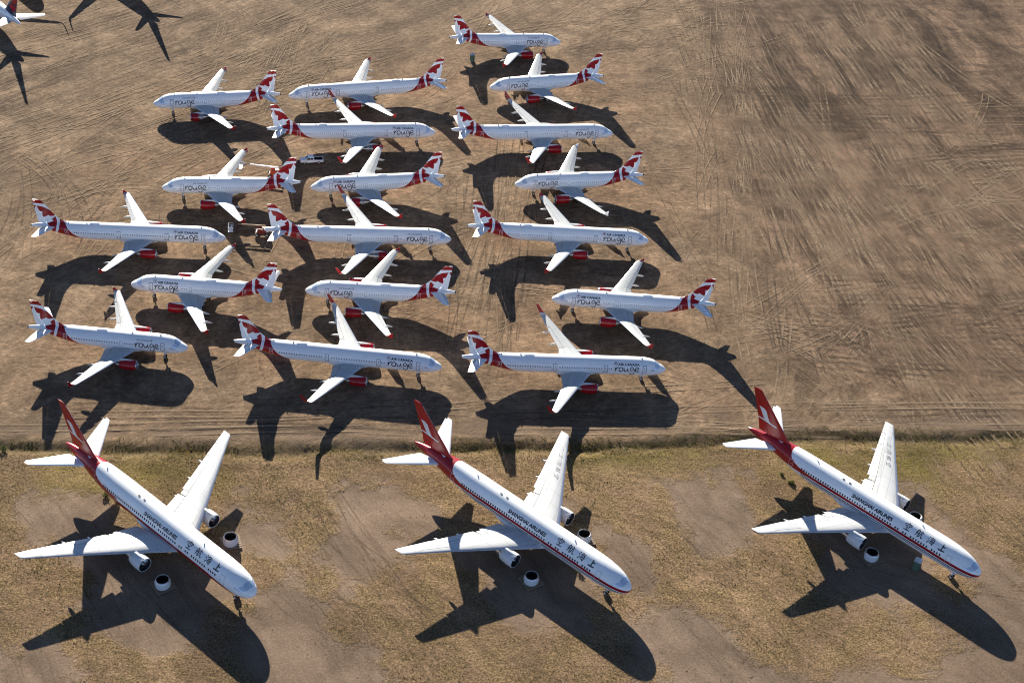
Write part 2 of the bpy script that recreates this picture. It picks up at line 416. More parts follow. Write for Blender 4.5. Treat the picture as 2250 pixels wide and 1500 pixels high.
class Wing:
    def __init__(s, yl, le, te, z, tc, tilt=0.02): s.yl, s.le, s.te, s.z, s.tc, s.tilt = yl, le, te, z, tc, tilt
    def at(s, y):
        i = lambda a: float(np.interp(y, s.yl, a)); return i(s.le), i(s.te)-i(s.le), i(s.z), i(s.tc)
    def ring(s, y, side, x0, x1, droop=0.0, lift=0.0):
        le, ch, z, tc = s.at(y); return surf_ring(le, ch, side*y, z+lift, x0, x1, tc, droop, tilt=s.tilt)
    def top(s, y, x, side, off=.03):
        le, ch, z, tc = s.at(y); u, l = foil(np.array([x]), tc); return Vector((-(le+ch*x), side*y, z+u[0]*ch-ch*(x-.4)*s.tilt+off))
    def panel(s, y0, y1, x0, x1, side, droop=0.0, n=4, m=0, mb=None, lift=0.0):
        mb = mb or MB(); mb.loft([s.ring(y0+(y1-y0)*i/n, side, x0, x1, droop, lift) for i in range(n+1)], m); return mb
    def skin(s, y0, y1, x0, x1, side, off, mb=None, m=0, n=4, k=3):
        mb = mb or MB(); g = [s.top(y0+(y1-y0)*i/n, x0+(x1-x0)*j/k, side, off) for i in range(n+1) for j in range(k+1)]
        mb.add(g, [(i*(k+1)+j, (i+1)*(k+1)+j, (i+1)*(k+1)+j+1, i*(k+1)+j+1) for i in range(n) for j in range(k)], m); return mb

def canoe(c, l, r, rz, n=10, droop=.0):
    mb = MB(); rg = []
    for i in range(9):
        t = i/8; rr = r*max(.03, math.sin(math.pi*min(1, .06+.94*t))**.7)
        rg.append([(c[0]-l*t, c[1]+rr*.62*math.cos(2*math.pi*j/n), c[2]-droop*t*l+rr*rz*math.sin(2*math.pi*j/n)) for j in range(n)])
    mb.loft(rg); return mb

def wheel_mesh(r, w):
    def f():
        mb = MB(); mb.lathe([(-w/2, r*.55), (-w/2, r*.86), (-w*.36, r), (w*.36, r), (w/2, r*.86), (w/2, r*.55)], 'y', 22, m=0)
        mb.lathe([(-w*.44, .01), (-w*.42, r*.3), (-w*.5, r*.55)], 'y', 18, m=1); mb.lathe([(w*.44, .01), (w*.42, r*.3), (w*.5, r*.55)], 'y', 18, m=1)
        return mb.mesh('wheel', [M['tyre'], M['wheel']])
    return cached(('wheel', r, w), f)

# ------------------------------------------------------------------ red-and-white leaf livery (a = metres ahead of the tail cone end, z)
LEAFRED = [[(1.72, 10.20), (3.14, 9.96), (4.36, 9.32), (5.16, 8.52), (5.62, 7.72), (5.0, 7.56), (4.32, 7.52), (4.20, 7.86), (3.73, 7.52), (2.98, 7.10), (2.78, 7.42), (2.86, 8.68), (2.40, 8.66), (2.08, 8.95)],
  [(5.66, 7.50), (5.84, 7.12), (5.93, 6.36), (5.90, 5.45), (5.76, 4.7), (5.50, 3.9), (5.1, 3.0), (4.75, 4.4), (4.35, 4.90), (3.80, 5.62), (5.16, 6.22), (4.80, 6.74)],
  [(.9, 10.32), (1.60, 10.20), (1.20, 9.45), (.9, 9.5)],
  [(.3, 12.2), (3.2, 12.2), (3.55, 10.72), (2.38, 10.83), (.78, 10.88), (.3, 10.85)],
  [(6.50, 7.3), (7.15, 6.5), (7.85, 5.85), (8.60, 4.95), (9.6, 3.9), (10.8, 3.05), (12.5, 2.3), (14.4, 1.75), (14.4, 1.2), (5.4, 1.3), (5.70, 3.0), (6.08, 3.8), (6.42, 4.88), (6.56, 5.78), (6.58, 6.68)]]

def fin_mesh(name, Lg, zs, le, te, x0, x1, tc, mat, polys, nz=80, nx=40, alt=None, hinge=0.0):
    """vertical surface; le/te given as a (ahead of tail end) at heights zs"""
    mb = MB(); rg = []
    for i in range(nz+1):
        z = zs[0]+(zs[-1]-zs[0])*i/nz
        l = Lg-float(np.interp(z, zs, le)); t = Lg-float(np.interp(z, zs, te))
        rg.append(surf_ring(l, t-l, 0, z, x0, x1, tc, vertical=True, n=nx))
    mb.loft(rg)
    P = np.array(mb.v); AZ = np.stack([Lg+P[:, 0], P[:, 2]], 1)
    mb.attr['red'] = union_sdf(AZ, polys)
    if alt: mb.attr['alt'] = union_sdf(AZ, alt)
    if hinge:
        # swing about the hinge line x0
        out = []
        for p in mb.v:
            l = Lg-float(np.interp(p[2], zs, le)); t = Lg-float(np.interp(p[2], zs, te)); hx = -(l+(t-l)*x0)
            dx = p[0]-hx; c, s_ = math.cos(hinge), math.sin(hinge); out.append((hx+dx*c-p[1]*s_, dx*s_+p[1]*c, p[2]))
        mb.v = out
    return mb.mesh(name, mat, angle=40)

# ------------------------------------------------------------------ narrow-body airliner
NDIM = dict(s=(33.84, -1.6), m=(37.57, 0.0), l=(44.51, 4.27))
def narrow(x, y, rz, size, tip, title, label, side, winmat='winlight', rudder=0.0, tipmat='tipred', fin_tag=True, spoil=False, opened=False):
    Lg, dx = NDIM[size]
    F = cached(('F', size), lambda: fus_narrow(Lg))
    t = empty('airliner', (x, y, 0), R(rz))
    tag(t, label, 'airplane', 'narrow airliners with red leaf tails in rows')
    K = lambda k, fn: cached(('n', size)+k, fn)
    fu = inst('fuselage', K(('fus',), lambda: fus_mesh('fuselage', F, Lg, M['leafbody'], LEAFRED, fine=(Lg-8.8, Lg-3.4))), t)
    # ---- fuselage sub-parts
    def belly():
        mb = MB(); rg = []; c0 = 10.2+dx; c1 = 21.4+dx
        for i in range(15):
            u = i/14; d = c0+(c1-c0)*u; e = math.sin(math.pi*min(1, max(0, u)))**.45 if 0 < u < 1 else .02
            rg.append([(-d, 2.12*e*math.sin(a)*1.0, 2.35+(.95*e)*math.cos(a)*1.0 if math.cos(a) < 0 else 2.35+.75*e*math.cos(a)) for a in [2*math.pi*j/28 for j in range(28)]])
        mb.loft(rg); return mb.mesh('belly_fairing', M['white'])
    inst('belly_fairing', K(('belly',), belly), fu)
    def cockpit():
        mb = MB(); D = math.radians
        for s in (1, -1):
            for c in ([(2.70, D(3)), (2.62, D(40)), (1.72, D(46)), (1.55, D(4))], [(2.66, D(44)), (3.02, D(66)), (2.25, D(78)), (1.80, D(50))], [(3.06, D(69)), (3.62, D(73)), (3.48, D(84)), (2.36, D(81))]):
                patch(mb, F, c, .02, s, 0, 5, 5)
        return mb.mesh('cockpit_window', M['cover'], angle=60)
    inst('cockpit_window', K(('cock',), cockpit), fu)
    W, LN, LR = M['white'], M['line'], M['linered']
    dl = {'s': [(4.55, 5.40, 3.20, 5.05)], 'm': [(4.55, 5.40, 3.20, 5.05)], 'l': [(4.55, 5.40, 3.20, 5.05), (13.0, 13.85, 3.25, 4.95), (24.0, 24.85, 3.25, 4.95)]}[size]
    for q in dl: inst('cabin_door', K(('door', q[0], side), lambda: door_mesh(F, *q, side, [W, LN, M['windark']])), fu)
    inst('cabin_door', K(('adoor', side), lambda: door_mesh(F, Lg-8.55, Lg-7.75, 3.25, 4.95, side, [M['red'], LR, M['winlight']])), fu)
    for e in {'s': [13.75], 'm': [14.6, 15.45], 'l': []}[size]:
        inst('overwing_exit', K(('exit', e, side), lambda: door_mesh(F, e-.28, e+.28, 3.62, 4.72, side, [W, LN, M['winlight']], False, .05)), fu)
    def win():
        mb = MB(); n = 12; a, b = .115, .165
        mb.add([(a*math.copysign(abs(math.cos(2*math.pi*i/n))**.7, math.cos(2*math.pi*i/n)), 0, b*math.copysign(abs(math.sin(2*math.pi*i/n))**.7, math.sin(2*math.pi*i/n))) for i in range(n)], [tuple(range(n))]); return mb.mesh('cabin_window', M[winmat], False)
    winmat = 'winpale' if winmat == 'winlight' else winmat; wm = cached(('win', winmat), win); d = 11.4 if title == 'small' else 11.9
    d = d if size != 'l' else 12.2
    skip = [q[:2] for q in dl]+[(e-.3, e+.3) for e in {'s': [13.75], 'm': [14.6, 15.45], 'l': []}[size]]
    while d < Lg-9.6:
        if not any(a-.22 < d < b+.22 for a, b in skip):
            ph = F.phi_z(d, 4.28); p = F.pt(d, ph, .016, side)
            n = (F.pt(d, ph, 1.0, side)-F.pt(d, ph, 0, side)).normalized()
            mt = Matrix.Translation(p) @ Matrix.Rotation(math.atan2(n.z, n.y*side)*side, 4, 'X')
            inst('cabin_window', wm, fu, mt)
        d += .533
    def titles():
        mb = MB(); V, Fc = strokes2d(ROUGE(), .10)
        a0, a1 = (5.65, 11.15) if size != 'l' else (6.05, 11.65)
        if title == 'small': a0, a1 = (5.62, 10.95) if size != 'l' else (5.75, 10.9)
        dl_ = a1 if side < 0 else a0
        wrap(mb, V, Fc, F, dl_, 3.78, side, 0, width=a1-a0, height=.86)
        if title == 'big':
            V, Fc = text2d('AIR CANADA', .74, spacing=1.12, weight=.03)
            b0, b1 = (a0+.85, a1-.1); wrap(mb, V, Fc, F, (b1-.75 if side < 0 else b0), 5.02, side, 0, width=b1-b0, height=1.0)
            ic = a1-.30 if side < 0 else a0+.30; r = .40
        else:
            V, Fc = text2d('AIR CANADA', .42, spacing=1.25, weight=.015)
            b0, b1 = (a0+2.1, a0+4.9); wrap(mb, V, Fc, F, (b0+2.8 if side < 0 else b0), 5.12, side, 1, width=2.8)
            ic = b0-.35 if side < 0 else b1+.35; r = .24
            if side < 0: pass
        # roundel with a small leaf at its centre
        ring = [Vector((r*math.cos(a), r*math.sin(a))) for a in [2*math.pi*i/24 for i in range(25)]]
        V, Fc = stroke([tuple(p) for p in ring], [r*.16]*25, .2)
        V = [v+Vector((0, r)) for v in V]; wrap(mb, V, Fc, F, ic+(r*1.08 if side < 0 else -r*1.08), 4.98 if title == 'big' else 5.08, side, 2)
        bmf = [Vector((q[0]*r*.62, q[1]*r*.62+r)) for q in LEAF]
        fan = [(0, i, i+1) for i in range(1, len(bmf))]+[(0, len(bmf), 1)]
        wrap(mb, [Vector((0, r))]+bmf, fan, F, ic+(r*.53 if side < 0 else -r*.53), 4.98 if title == 'big' else 5.08, side, 0 if title == 'big' else 1, off=.026)
        return mb.mesh('title_lettering', [M['black'], M['letgrey'], M['red']], False)
    inst('title_lettering', K(('title', title, side), titles), fu)
    def hump():
        mb = MB(); rg = []; c0 = Lg-17.1 if size != 'l' else Lg-15.8
        for i in range(13):
            u = i/12; d = c0+2.7*u; e = max(.03, math.sin(math.pi*u)**.5); zt = F.at(d)[0]
            rg.append([(-d, .62*e*math.cos(a), zt-.14+.36*e*math.sin(a)) for a in [math.pi*j/12 for j in range(13)]])
        mb.loft(rg, closed=False, cap=(False, False)); return mb.mesh('antenna_radome', M['white'])
    inst('antenna_radome', K(('hump',), hump), fu)
    ants = {'s': [5.6, 11.6, 26.0], 'm': [5.6, 12.3, 29.4], 'l': [5.5, 31.8, 36.0]}[size]
    def blade():
        mb = MB(); mb.loft([[(.18, -.03, -.1), (.18, .03, -.1), (-.18, .03, -.1), (-.18, -.03, -.1)], [(-.04, -.012, .28), (-.04, .012, .28), (-.22, .012, .28), (-.22, -.012, .28)]]); return mb.mesh('blade_antenna', M['darkmetal'], False)
    for d in ants: inst('blade_antenna', cached('blade', blade), fu, Matrix.Translation((-d, 0, F.at(d)[0])))
    def apu():
        mb = MB(); mb.lathe([(.02, .29), (-.20, .25), (-.20, .19), (.0, .17)], 'x', 16, (-Lg, 0, 4.80)); mb.lathe([(.03, .001), (.0, .17)], 'x', 16, (-Lg, 0, 4.80)); return mb.mesh('exhaust_outlet', M['dark'])
    inst('exhaust_outlet', K(('apu',), apu), fu)
    # ---- tail fin
    zs = [5.25, 5.9, 6.3, 6.9, 7.6, 10.4, 11.4, 11.72, 11.78]; le = [8.9, 8.35, 7.35, 6.45, 5.72, 3.72, 3.0, 2.72, 2.45]; te = [1.85, 1.68, 1.6, 1.52, 1.42, 1.04, .90, .86, .86]
    fi = inst('tail_fin', K(('fin',), lambda: fin_mesh('tail_fin', Lg, zs, le, te, 0, .735, .085, M['leafbody'], LEAFRED)), t)
    zr = [5.55, 6.3, 7.6, 10.4, 11.45]; ler = [8.6, 7.35, 5.72, 3.72, 2.97]; ter = [1.75, 1.6, 1.42, 1.04, .90]
    inst('rudder', K(('rud', rudder), lambda: fin_mesh('rudder', Lg, zr, ler, ter, .75, 1.0, .085, M['leafbody'], LEAFRED, nx=12, hinge=rudder)), fi)
    def cap():
        mb = MB(); mb.box((-(Lg-1.35), 0, 11.80), (.85, .13, .07)); return mb.mesh('fin_tip_cover', M['winlight'], False)
    inst('fin_tip_cover', K(('cap',), cap), fi)
    if fin_tag:
        def num():
            mb = MB(); V, Fc = text2d(fin_tag, .36, weight=.01)
            x0 = sum(p.x for p in V)/len(V)
            mb.add([(-(Lg-2.2)+(-side)*(p.x-x0), side*.14, 11.05+p.y) for p in V], Fc); return mb.mesh('fin_number', M['winlight'], False)
        inst('fin_number', K(('fnum', fin_tag, side), num), fi)
    # ---- tailplanes
    H = cached(('H', size), lambda: Wing([.45, .9, 6.05, 6.22], [Lg-6.0, Lg-5.6, Lg-2.62, Lg-2.35], [Lg-2.25, Lg-2.2, Lg-1.12, Lg-1.10], [4.98, 5.02, 5.58, 5.60], [.10, .10, .09, .04]))
    for s in (1, -1):
        hp = inst('tailplane', K(('tp', s), lambda: H.panel(.45, 6.22, 0, .70, s, n=10).mesh('tailplane', M['white'])), t)
        inst('elevator', K(('el', s), lambda: H.panel(1.05, 6.1, .715, 1.0, s, droop=.06).mesh('elevator', M['wing'])), hp)
    # ---- wings
    wy = [1.6, 2.0, 6.4, 10, 14, 16.6]; wl = [12.0, 12.35, 14.85, 16.85, 19.05, 20.50]; wt = [18.9, 18.88, 18.65, 19.85, 21.15, 22.0]
    if tip == 'sharklet':
        wy += [17.05, 17.35, 17.56, 17.80]; wl += [20.85, 21.25, 21.75, 22.75]; wt += [22.12, 22.32, 22.62, 23.32]
    else:
        wy += [16.72, 16.80]; wl += [20.62, 20.9]; wt += [22.02, 22.02]
    wz = [2.55, 2.62, 3.05, 3.40, 3.82, 4.10]; tc = [.15, .148, .12, .112, .106, .10]
    if tip == 'sharklet': wz += [4.22, 4.52, 5.05, 6.54]; tc += [.10, .10, .09, .08]
    else: wz += [4.11, 4.12]; tc += [.07, .02]
    Wg = cached(('W', size, tip), lambda: Wing(wy, [v+dx for v in wl], [v+dx for v in wt], wz, tc))
    yt = 16.6
    for s in (1, -1):
        def wing():
            mb = MB(); ys = [1.6, 2.0, 3.2, 4.8, 6.4, 8, 10, 12, 13.05]
            mb.loft([Wg.ring(y, s, 0, .735) for y in ys], 0, cap=(True, False))
            mb.loft([Wg.ring(y, s, 0, .735) for y in (13.05, 14, 15, 15.9)], 0, cap=(False, True))
            mb.loft([Wg.ring(y, s, 0, 1.0) for y in ([15.9, 16.3, 16.6] if tip == 'sharklet' else [15.9, 16.3, 16.6, 16.72, 16.80])], 0)
            return mb.mesh('wing', M['wing'], angle=45)
        w = inst('wing', K(('wing', tip, s), wing), t)
        inst('leading_edge', K(('le', tip, s), lambda: Wg.skin(2.3, 16.3, .004, .085, s, .012, n=12).mesh('leading_edge', M['lead'])), w)
        inst('flap', K(('fi', tip, s), lambda: Wg.panel(2.15, 6.35, .75, 1.0, s, droop=.10).mesh('flap', M['flap'])), w)
        inst('flap', K(('fo', tip, s), lambda: Wg.panel(6.5, 12.9, .75, 1.0, s, droop=.10).mesh('flap', M['flap'])), w)
        inst('aileron', K(('ai', tip, s), lambda: Wg.panel(13.1, 15.82, .75, 1.0, s, droop=.16).mesh('aileron', M['wing'])), w)
        for (a, b) in ((6.6, 8.1), (8.15, 9.7), (9.75, 11.25), (11.3, 12.8)):
            inst('spoiler', K(('sp', tip, s, a, spoil), lambda: Wg.skin(a, b, .585, .73, s, .016, n=2).mesh('spoiler', M['spoil' if spoil else 'flap'])), w)
        for (yy, l) in ((4.6, 2.0), (8.2, 2.9), (11.9, 2.6)):
            le_, ch, z_, _ = Wg.at(yy)
            inst('flap_fairing', K(('ff', tip, s, yy), lambda: canoe((-(le_+ch*.62), s*yy, z_-.30), l, .30, .95, droop=.10).mesh('flap_fairing', M['wing'])), w)
        if tip == 'sharklet':
            def shk():
                mb = MB(); mb.loft([Wg.ring(y, s, 0, 1.0) for y in (16.6, 16.85, 17.05, 17.2, 17.35)], 0, cap=(True, False))
                rg = [Wg.ring(y, s, 0, 1.0) for y in (17.35, 17.45, 17.56, 17.64, 17.72, 17.80)]
                mb.loft(rg, 1, cap=(False, True)); return mb.mesh('sharklet', [M['wing'], M['tipred']], angle=45)
            inst('winglet', K(('shk', s), shk), w)
        else:
            def fence():
                mb = MB(); o = s*16.80; c = 20.75+dx; z0 = 4.12
                out = [(c-.05, 0), (c+.55, .20), (c+1.2, .72), (c+1.5, .72), (c+1.34, .08), (c+1.46, -.58), (c+1.16, -.58), (c+.5, -.18)]
                for sgn in (1,):
                    A = [(-a, o-.035, z0+b) for a, b in out]; B = [(-a, o+.035, z0+b) for a, b in out]
                    n = len(out); mb.add(A+B, [tuple(range(n)), tuple(range(2*n-1, n-1, -1))]+[(i, (i+1) % n, n+(i+1) % n, n+i) for i in range(n)])
                return mb.mesh('wingtip_fence', M[tipmat], False)
            inst('wingtip_fence', K(('fence', s, tipmat), fence), w)
    # ---- engines
    for s in (1, -1):
        c = (-11.05-dx, s*5.78, 1.86)
        def nac():
            mb = MB()
            if op: mb.lathe([(-.18, 1.00), (-.6, 1.13), (-1.3, 1.19), (-2.15, 1.17), (-2.15, 1.08), (-1.6, .9)], 'x', 32, c)
            else: mb.lathe([(-.18, 1.00), (-.6, 1.13), (-1.3, 1.19), (-2.2, 1.17), (-3.0, 1.06), (-3.62, .92), (-3.60, .88), (-2.9, .9)], 'x', 32, c)
            return mb.mesh('engine', M['red'], angle=50)
        op = opened and s == side
        e = inst('engine', K(('nac', s, op), nac), t)
        if op:   # cowl doors taken off: bare casing, pipes and boxes show
            def guts():
                mb = MB(); mb.lathe([(-1.7, .92), (-2.2, .86), (-2.5, .66), (-3.3, .62), (-3.5, .74), (-3.7, .70)], 'x', 24, c, 0); g = random.Random(5)
                for i in range(26):
                    a = g.uniform(0, 6.28); r = g.uniform(.68, .84); x0 = c[0]-g.uniform(2.2, 3.0)
                    mb.tube((x0, c[1]+r*math.cos(a), c[2]+r*math.sin(a)), (x0-g.uniform(.2, .6), c[1]+r*math.cos(a+.3), c[2]+r*math.sin(a+.3)), g.uniform(.03, .10), n=6, m=i % 3)
                return mb.mesh('engine_core', [M['metal'], M['darkmetal'], M['winlight']])
            inst('engine_core', K(('guts', s), guts), e)
        def lip():
            mb = MB(); mb.lathe([(-.182, 1.004), (-.05, .96), (.0, .905), (-.06, .85), (-.25, .82), (-1.0, .86)], 'x', 32, c); return mb.mesh('inlet_lip', M['metal'])
        inst('inlet_lip', K(('lip', s), lip), e)
        def fan():
            mb = MB(); mb.lathe([(-1.02, .001), (-1.0, .855)], 'x', 24, c, 0); mb.lathe([(-.52, .01), (-.62, .12), (-.98, .28)], 'x', 16, c, 1)
            for i in range(24):
                a = 2*math.pi*i/24; a2 = a+.16
                mb.add([(c[0]-.99, c[1]+r*math.cos(q), c[2]+r*math.sin(q)) for r, q in ((.27, a), (.84, a), (.84, a2), (.27, a2))], [(0, 1, 2, 3)], 1)
            return mb.mesh('fan', [M['dark'], M['darkmetal']])
        inst('fan', K(('fan', s), fan), e)
        def core():
            mb = MB(); mb.lathe([(-2.9, .80), (-3.7, .66), (-4.35, .50), (-4.35, .44), (-4.2, .40)], 'x', 24, c); mb.lathe([(-4.0, .34), (-4.5, .22), (-5.0, .05)], 'x', 16, c, cap=(True, True)); return mb.mesh('exhaust_cone', M['metal'])
        inst('exhaust_cone', K(('core', s), core), e)
        def pyl():
            mb = MB(); w_ = .21; o = c[1]
            P = [(-.75, 1.06, 1.16), (-1.9, 1.10, 1.36), (-3.4, .85, 1.40), (-5.2, .35, 1.15), (-7.0, .55, .95)]
            mb.loft([[(c[0]+a, o-w_*k, c[2]+b), (c[0]+a, o-w_*k*.7, c[2]+tt), (c[0]+a, o+w_*k*.7, c[2]+tt), (c[0]+a, o+w_*k, c[2]+b)] for (a, b, tt), k in zip(P, (.25, 1, 1, .9, .2))])
            return mb.mesh('pylon', M['nacw'], angle=50)
        inst('pylon', K(('pyl', s), pyl), e)
    # ---- landing gear
    def nleg():
        mb = MB(); mb.tube((0, 0, .45), (-.12, 0, 2.2), .09, .12); mb.tube((-.05, 0, 1.3), (-1.1, 0, 2.15), .05); mb.tube((0, -.34, .40), (0, .34, .40), .06)
        mb.box((.15, .32, 1.72), (.9, .03, .75)); mb.box((.15, -.32, 1.72), (.9, .03, .75)); mb.box((.12, 0, 1.15), (.18, .3, .2)); return mb.mesh('nose_gear', M['whiteplastic'])
    ng = inst('nose_gear', cached('nleg', nleg), t, Matrix.Translation((-5.07, 0, 0)))
    for s in (1, -1): inst('wheel', wheel_mesh(.39, .24), ng, Matrix.Translation((0, s*.27, .39)))
    def mleg():
        mb = MB(); mb.tube((0, 0, .55), (0, 0, 2.6), .14, .17); mb.tube((0, 0, 1.5), (.0, -1.4, 2.4), .07); mb.tube((0, -.55, .58), (0, .55, .58), .08); mb.box((.1, .38, 1.75), (1.1, .04, 1.5)); return mb.mesh('main_gear', M['whiteplastic'])
    for s in (1, -1):
        mg = inst('main_gear', cached('mleg', mleg), t, Matrix.Translation((-17.71-dx, s*3.795, 0)) @ Matrix.Scale(s, 4, (0, 1, 0)))
        for q in (1, -1): inst('wheel', wheel_mesh(.58, .42), mg, Matrix.Translation((0, q*.46, .58)))
    return t

# ------------------------------------------------------------------ wide-body airliner
WL = 54.3
TAILRED = [[(-1, 5.2), (-1, 7.2), (8.5, 7.3), (9.4, 8.5), (10.9, 8.1), (11.25, 7.4), (11.75, 6.7), (12.6, 6.15), (14.0, 5.72), (16.2, 5.46), (19.5, 5.36), (19.5, 5.0), (10.0, 4.42), (5.2, 4.9), (2.0, 5.1)]]
FINRED = [[(-3, 4), (-3, 17), (.95, 17), (1.35, 16.0), (9.2, 8.4), (10.2, 7.6), (11, 7.0), (11, 4)]]
BIRD = [(1.29, 12.35), (2.3, 12.46), (3.17, 12.13), (3.87, 10.86), (4.47, 9.95), (6.34, 9.78), (6.36, 9.50), (3.24, 9.60), (1.52, 9.66), (1.58, 9.90), (3.07, 9.93), (2.04, 11.49)]
def stripe_hi(d, z): return z-np.interp(d, [0, .3, 1, 2.5, 5, 9, 54], [-.72, -.62, -.48, -.27, -.10, 0, 0]), 39.5-d+0*z
def stripe_lo(d, z): return z-np.interp(d, [0, .5, 3, 6, 10, 54], [-1.2, -1.1, -.75, -.32, 0, 0]), 45-d
ST_HI = [(4.86, 5.44, (.30, .008, .014)), (4.42, 4.66, (.02, .015, .018)), (4.02, 4.22, (.10, .010, .016))]
ST_LO = [(3.4, 4.85, RED)]
M['birdbody'] = livery('red_tail_striped_livery', WHITE, RED, ST_HI)
M['birdbody2'] = livery('red_tail_low_band_livery', WHITE, RED, ST_LO)
M['finred'] = livery('red_fin_livery', (.62, .64, .67), RED)
M['deltafin'] = livery('blue_red_fin_livery', (.012, .022, .06), (.36, .012, .02))
M['plainbody'] = livery('plain_white_livery', WHITE, RED)

def wide(x, y, rz, var, label, scale=1.0, group='wide airliners with red tails parked slanted'):
    """var: 'hi' stripes under the windows, 'lo' red belly band, 'plain' blue-tailed type with winglets"""
    Lg = WL; side = -1; plain = var == 'plain'
    F = cached(('FW', plain), lambda: fus_wide(Lg, .88 if plain else 1.0))
    t = empty('airliner', (x, y, 0), R(rz), scale); tag(t, label, 'airplane', group)
    K = lambda k, fn: cached(('w', plain)+k, fn)
    body = {'hi': ('birdbody', TAILRED, stripe_hi), 'lo': ('birdbody2', TAILRED, stripe_lo), 'plain': ('plainbody', None, None)}[var]
    fu = inst('fuselage', cached(('wf', var), lambda: fus_mesh('fuselage', F, Lg, M[body[0]], body[1], body[2], fine=(36, 45))), t)
    def belly():
        mb = MB(); rg = []
        for i in range(17):
            u = i/16; d = 17.0+16.5*u; e = max(.03, math.sin(math.pi*u)**.4)
            rg.append([(-d, 2.62*e*math.sin(a), 3.0+(1.15 if math.cos(a) < 0 else .8)*e*math.cos(a)) for a in [2*math.pi*j/28 for j in range(28)]])
        mb.loft(rg); return mb.mesh('belly_fairing', M['white'])
    inst('belly_fairing', K(('belly',), belly), fu)
    def cockpit():
        mb = MB(); D = math.radians
        for s in (1, -1):
            for c in ([(2.05, D(2)), (1.95, D(34)), (1.02, D(40)), (.92, D(3))], [(1.98, D(37)), (2.5, D(56)), (1.72, D(66)), (1.08, D(43))], [(2.56, D(58)), (3.3, D(64)), (3.05, D(74)), (1.82, D(69))]):
                patch(mb, F, c, .025, s, 0, 5, 5)
        return mb.mesh('cockpit_window', M['cover'], angle=60)
    inst('cockpit_window', K(('cock',), cockpit), fu)
    if not plain:
        for q, mm in (((5.4, 6.5, 4.55, 6.5), 'white'), ((41.6, 42.6, 4.75, 6.35), 'red')):
            inst('cabin_door', K(('door', q[0]), lambda: door_mesh(F, *q, side, [M[mm] if mm == 'red' else M['white'], M['line'] if mm == 'white' else M['linered'], M['windark']], q[0] > 20, .06)), fu) if mm == 'red' else None
        # front door: outline only, so the stripes run through it
        def dfrm():
            mb = MB(); lw = .05
            for a, b, c, e in ((5.4, 5.4+lw, 4.55, 6.45), (6.45, 6.5, 4.55, 6.45), (5.45, 6.45, 6.40, 6.45), (5.45, 6.45, 4.55, 4.60)):
                patch(mb, F, [(a, F.phi_z(a, e)), (b, F.phi_z(b, e)), (b, F.phi_z(b, c)), (a, F.phi_z(a, c))], .022, side, 0, 1, 8)
            return mb.mesh('cabin_door', M['spoil'], False)
        inst('cabin_door', K(('dfrm',), dfrm), fu)
        def win():
            mb = MB(); n = 12; a, b = .16, .225
            mb.add([(a*math.copysign(abs(math.cos(2*math.pi*i/n))**.7, math.cos(2*math.pi*i/n)), 0, b*math.copysign(abs(math.sin(2*math.pi*i/n))**.7, math.sin(2*math.pi*i/n))) for i in range(n)], [tuple(range(n))]); return mb.mesh('cabin_window', M['windark'], False)
        wm = cached('wwin', win); d = 7.75
        while d < 39.5:
            if not (9.95 < d < 10.5 or 14.3 < d < 15.0 or 16.2 < d < 16.8 or 18.0 < d < 18.6 or 23.4 < d < 24.0):
                ph = F.phi_z(d, 5.72); p = F.pt(d, ph, .02, side); n = (F.pt(d, ph, 1.0, side)-F.pt(d, ph, 0, side)).normalized()
                inst('cabin_window', wm, fu, Matrix.Translation(p) @ Matrix.Rotation(math.atan2(n.z, n.y*side)*side, 4, 'X'))
            d += .575
        def titles():
            mb = MB(); V, Fc = text2d('SHANGHAI AIRLINES', .95, shear=.18, weight=.036)
            wrap(mb, V, Fc, F, 27.9, 6.28, side, 0, width=9.3, height=1.06)
            return mb.mesh('title_lettering', M['black'], False)
        inst('title_lettering', K(('title',), titles), fu)
        for ch, dd in (('kong', 16.1), ('hang', 13.55), ('hai', 11.0), ('shang', 8.5)):
            def glyph():
                mb = MB(); V, Fc = strokes2d(HAN(ch), .06); wrap(mb, [Vector((v.x*1.5, v.y*1.6)) for v in V], Fc, F, dd+.1, 6.34, side, 0)
                return mb.mesh('brush_character', M['black'], False)
            inst('brush_character', K(('glyph', ch), glyph), fu)
    def blade():
        mb = MB(); mb.loft([[(.26, -.03, -.12), (.26, .03, -.12), (-.3, .03, -.12), (-.3, -.03, -.12)], [(-.1, -.012, .3), (-.1, .012, .3), (-.34, .012, .3), (-.34, -.012, .3)]]); return mb.mesh('blade_antenna', M['whiteplastic'], False)
    for d in (13.2, 37.4 if var == 'hi' else 41.0): inst('blade_antenna', cached('wblade', blade), fu, Matrix.Translation((-d, 0, F.at(d)[0])))
    def vent():
        mb = MB(); n = 14
        mb.add([(.30*math.cos(2*math.pi*i/n), .17*math.sin(2*math.pi*i/n), .0) for i in range(n)], [tuple(range(n))]); return mb.mesh('roof_antenna', M['dark'], False)
    for d in (29.6, 31.1):
        p = F.pt(d, R(10), .05, side); inst('roof_antenna', cached('vent', vent), fu, Matrix.Translation(p) @ Matrix.Rotation(R(10), 4, 'X'))
    # fin
    zs = [6.0, 7.3, 7.7, 8.2, 9.2, 15.7, 16.05, 16.10]; le = [11.2, 10.75, 9.95, 9.2, 8.35, 1.68, 1.25, 1.1]; te = [2.6, 2.35, 2.25, 2.1, 1.8, -.76, -.88, -.88]
    if plain:
        fpol = [[(2.2, 16), (4.6, 12.6), (1.6, 11.6), (-.6, 14.8)], [(4.0, 11.6), (5.9, 9.9), (3.4, 8.3), (1.5, 10.8)]]
        fmat = M['deltafin']
    else: fpol = FINRED; fmat = M['finred']
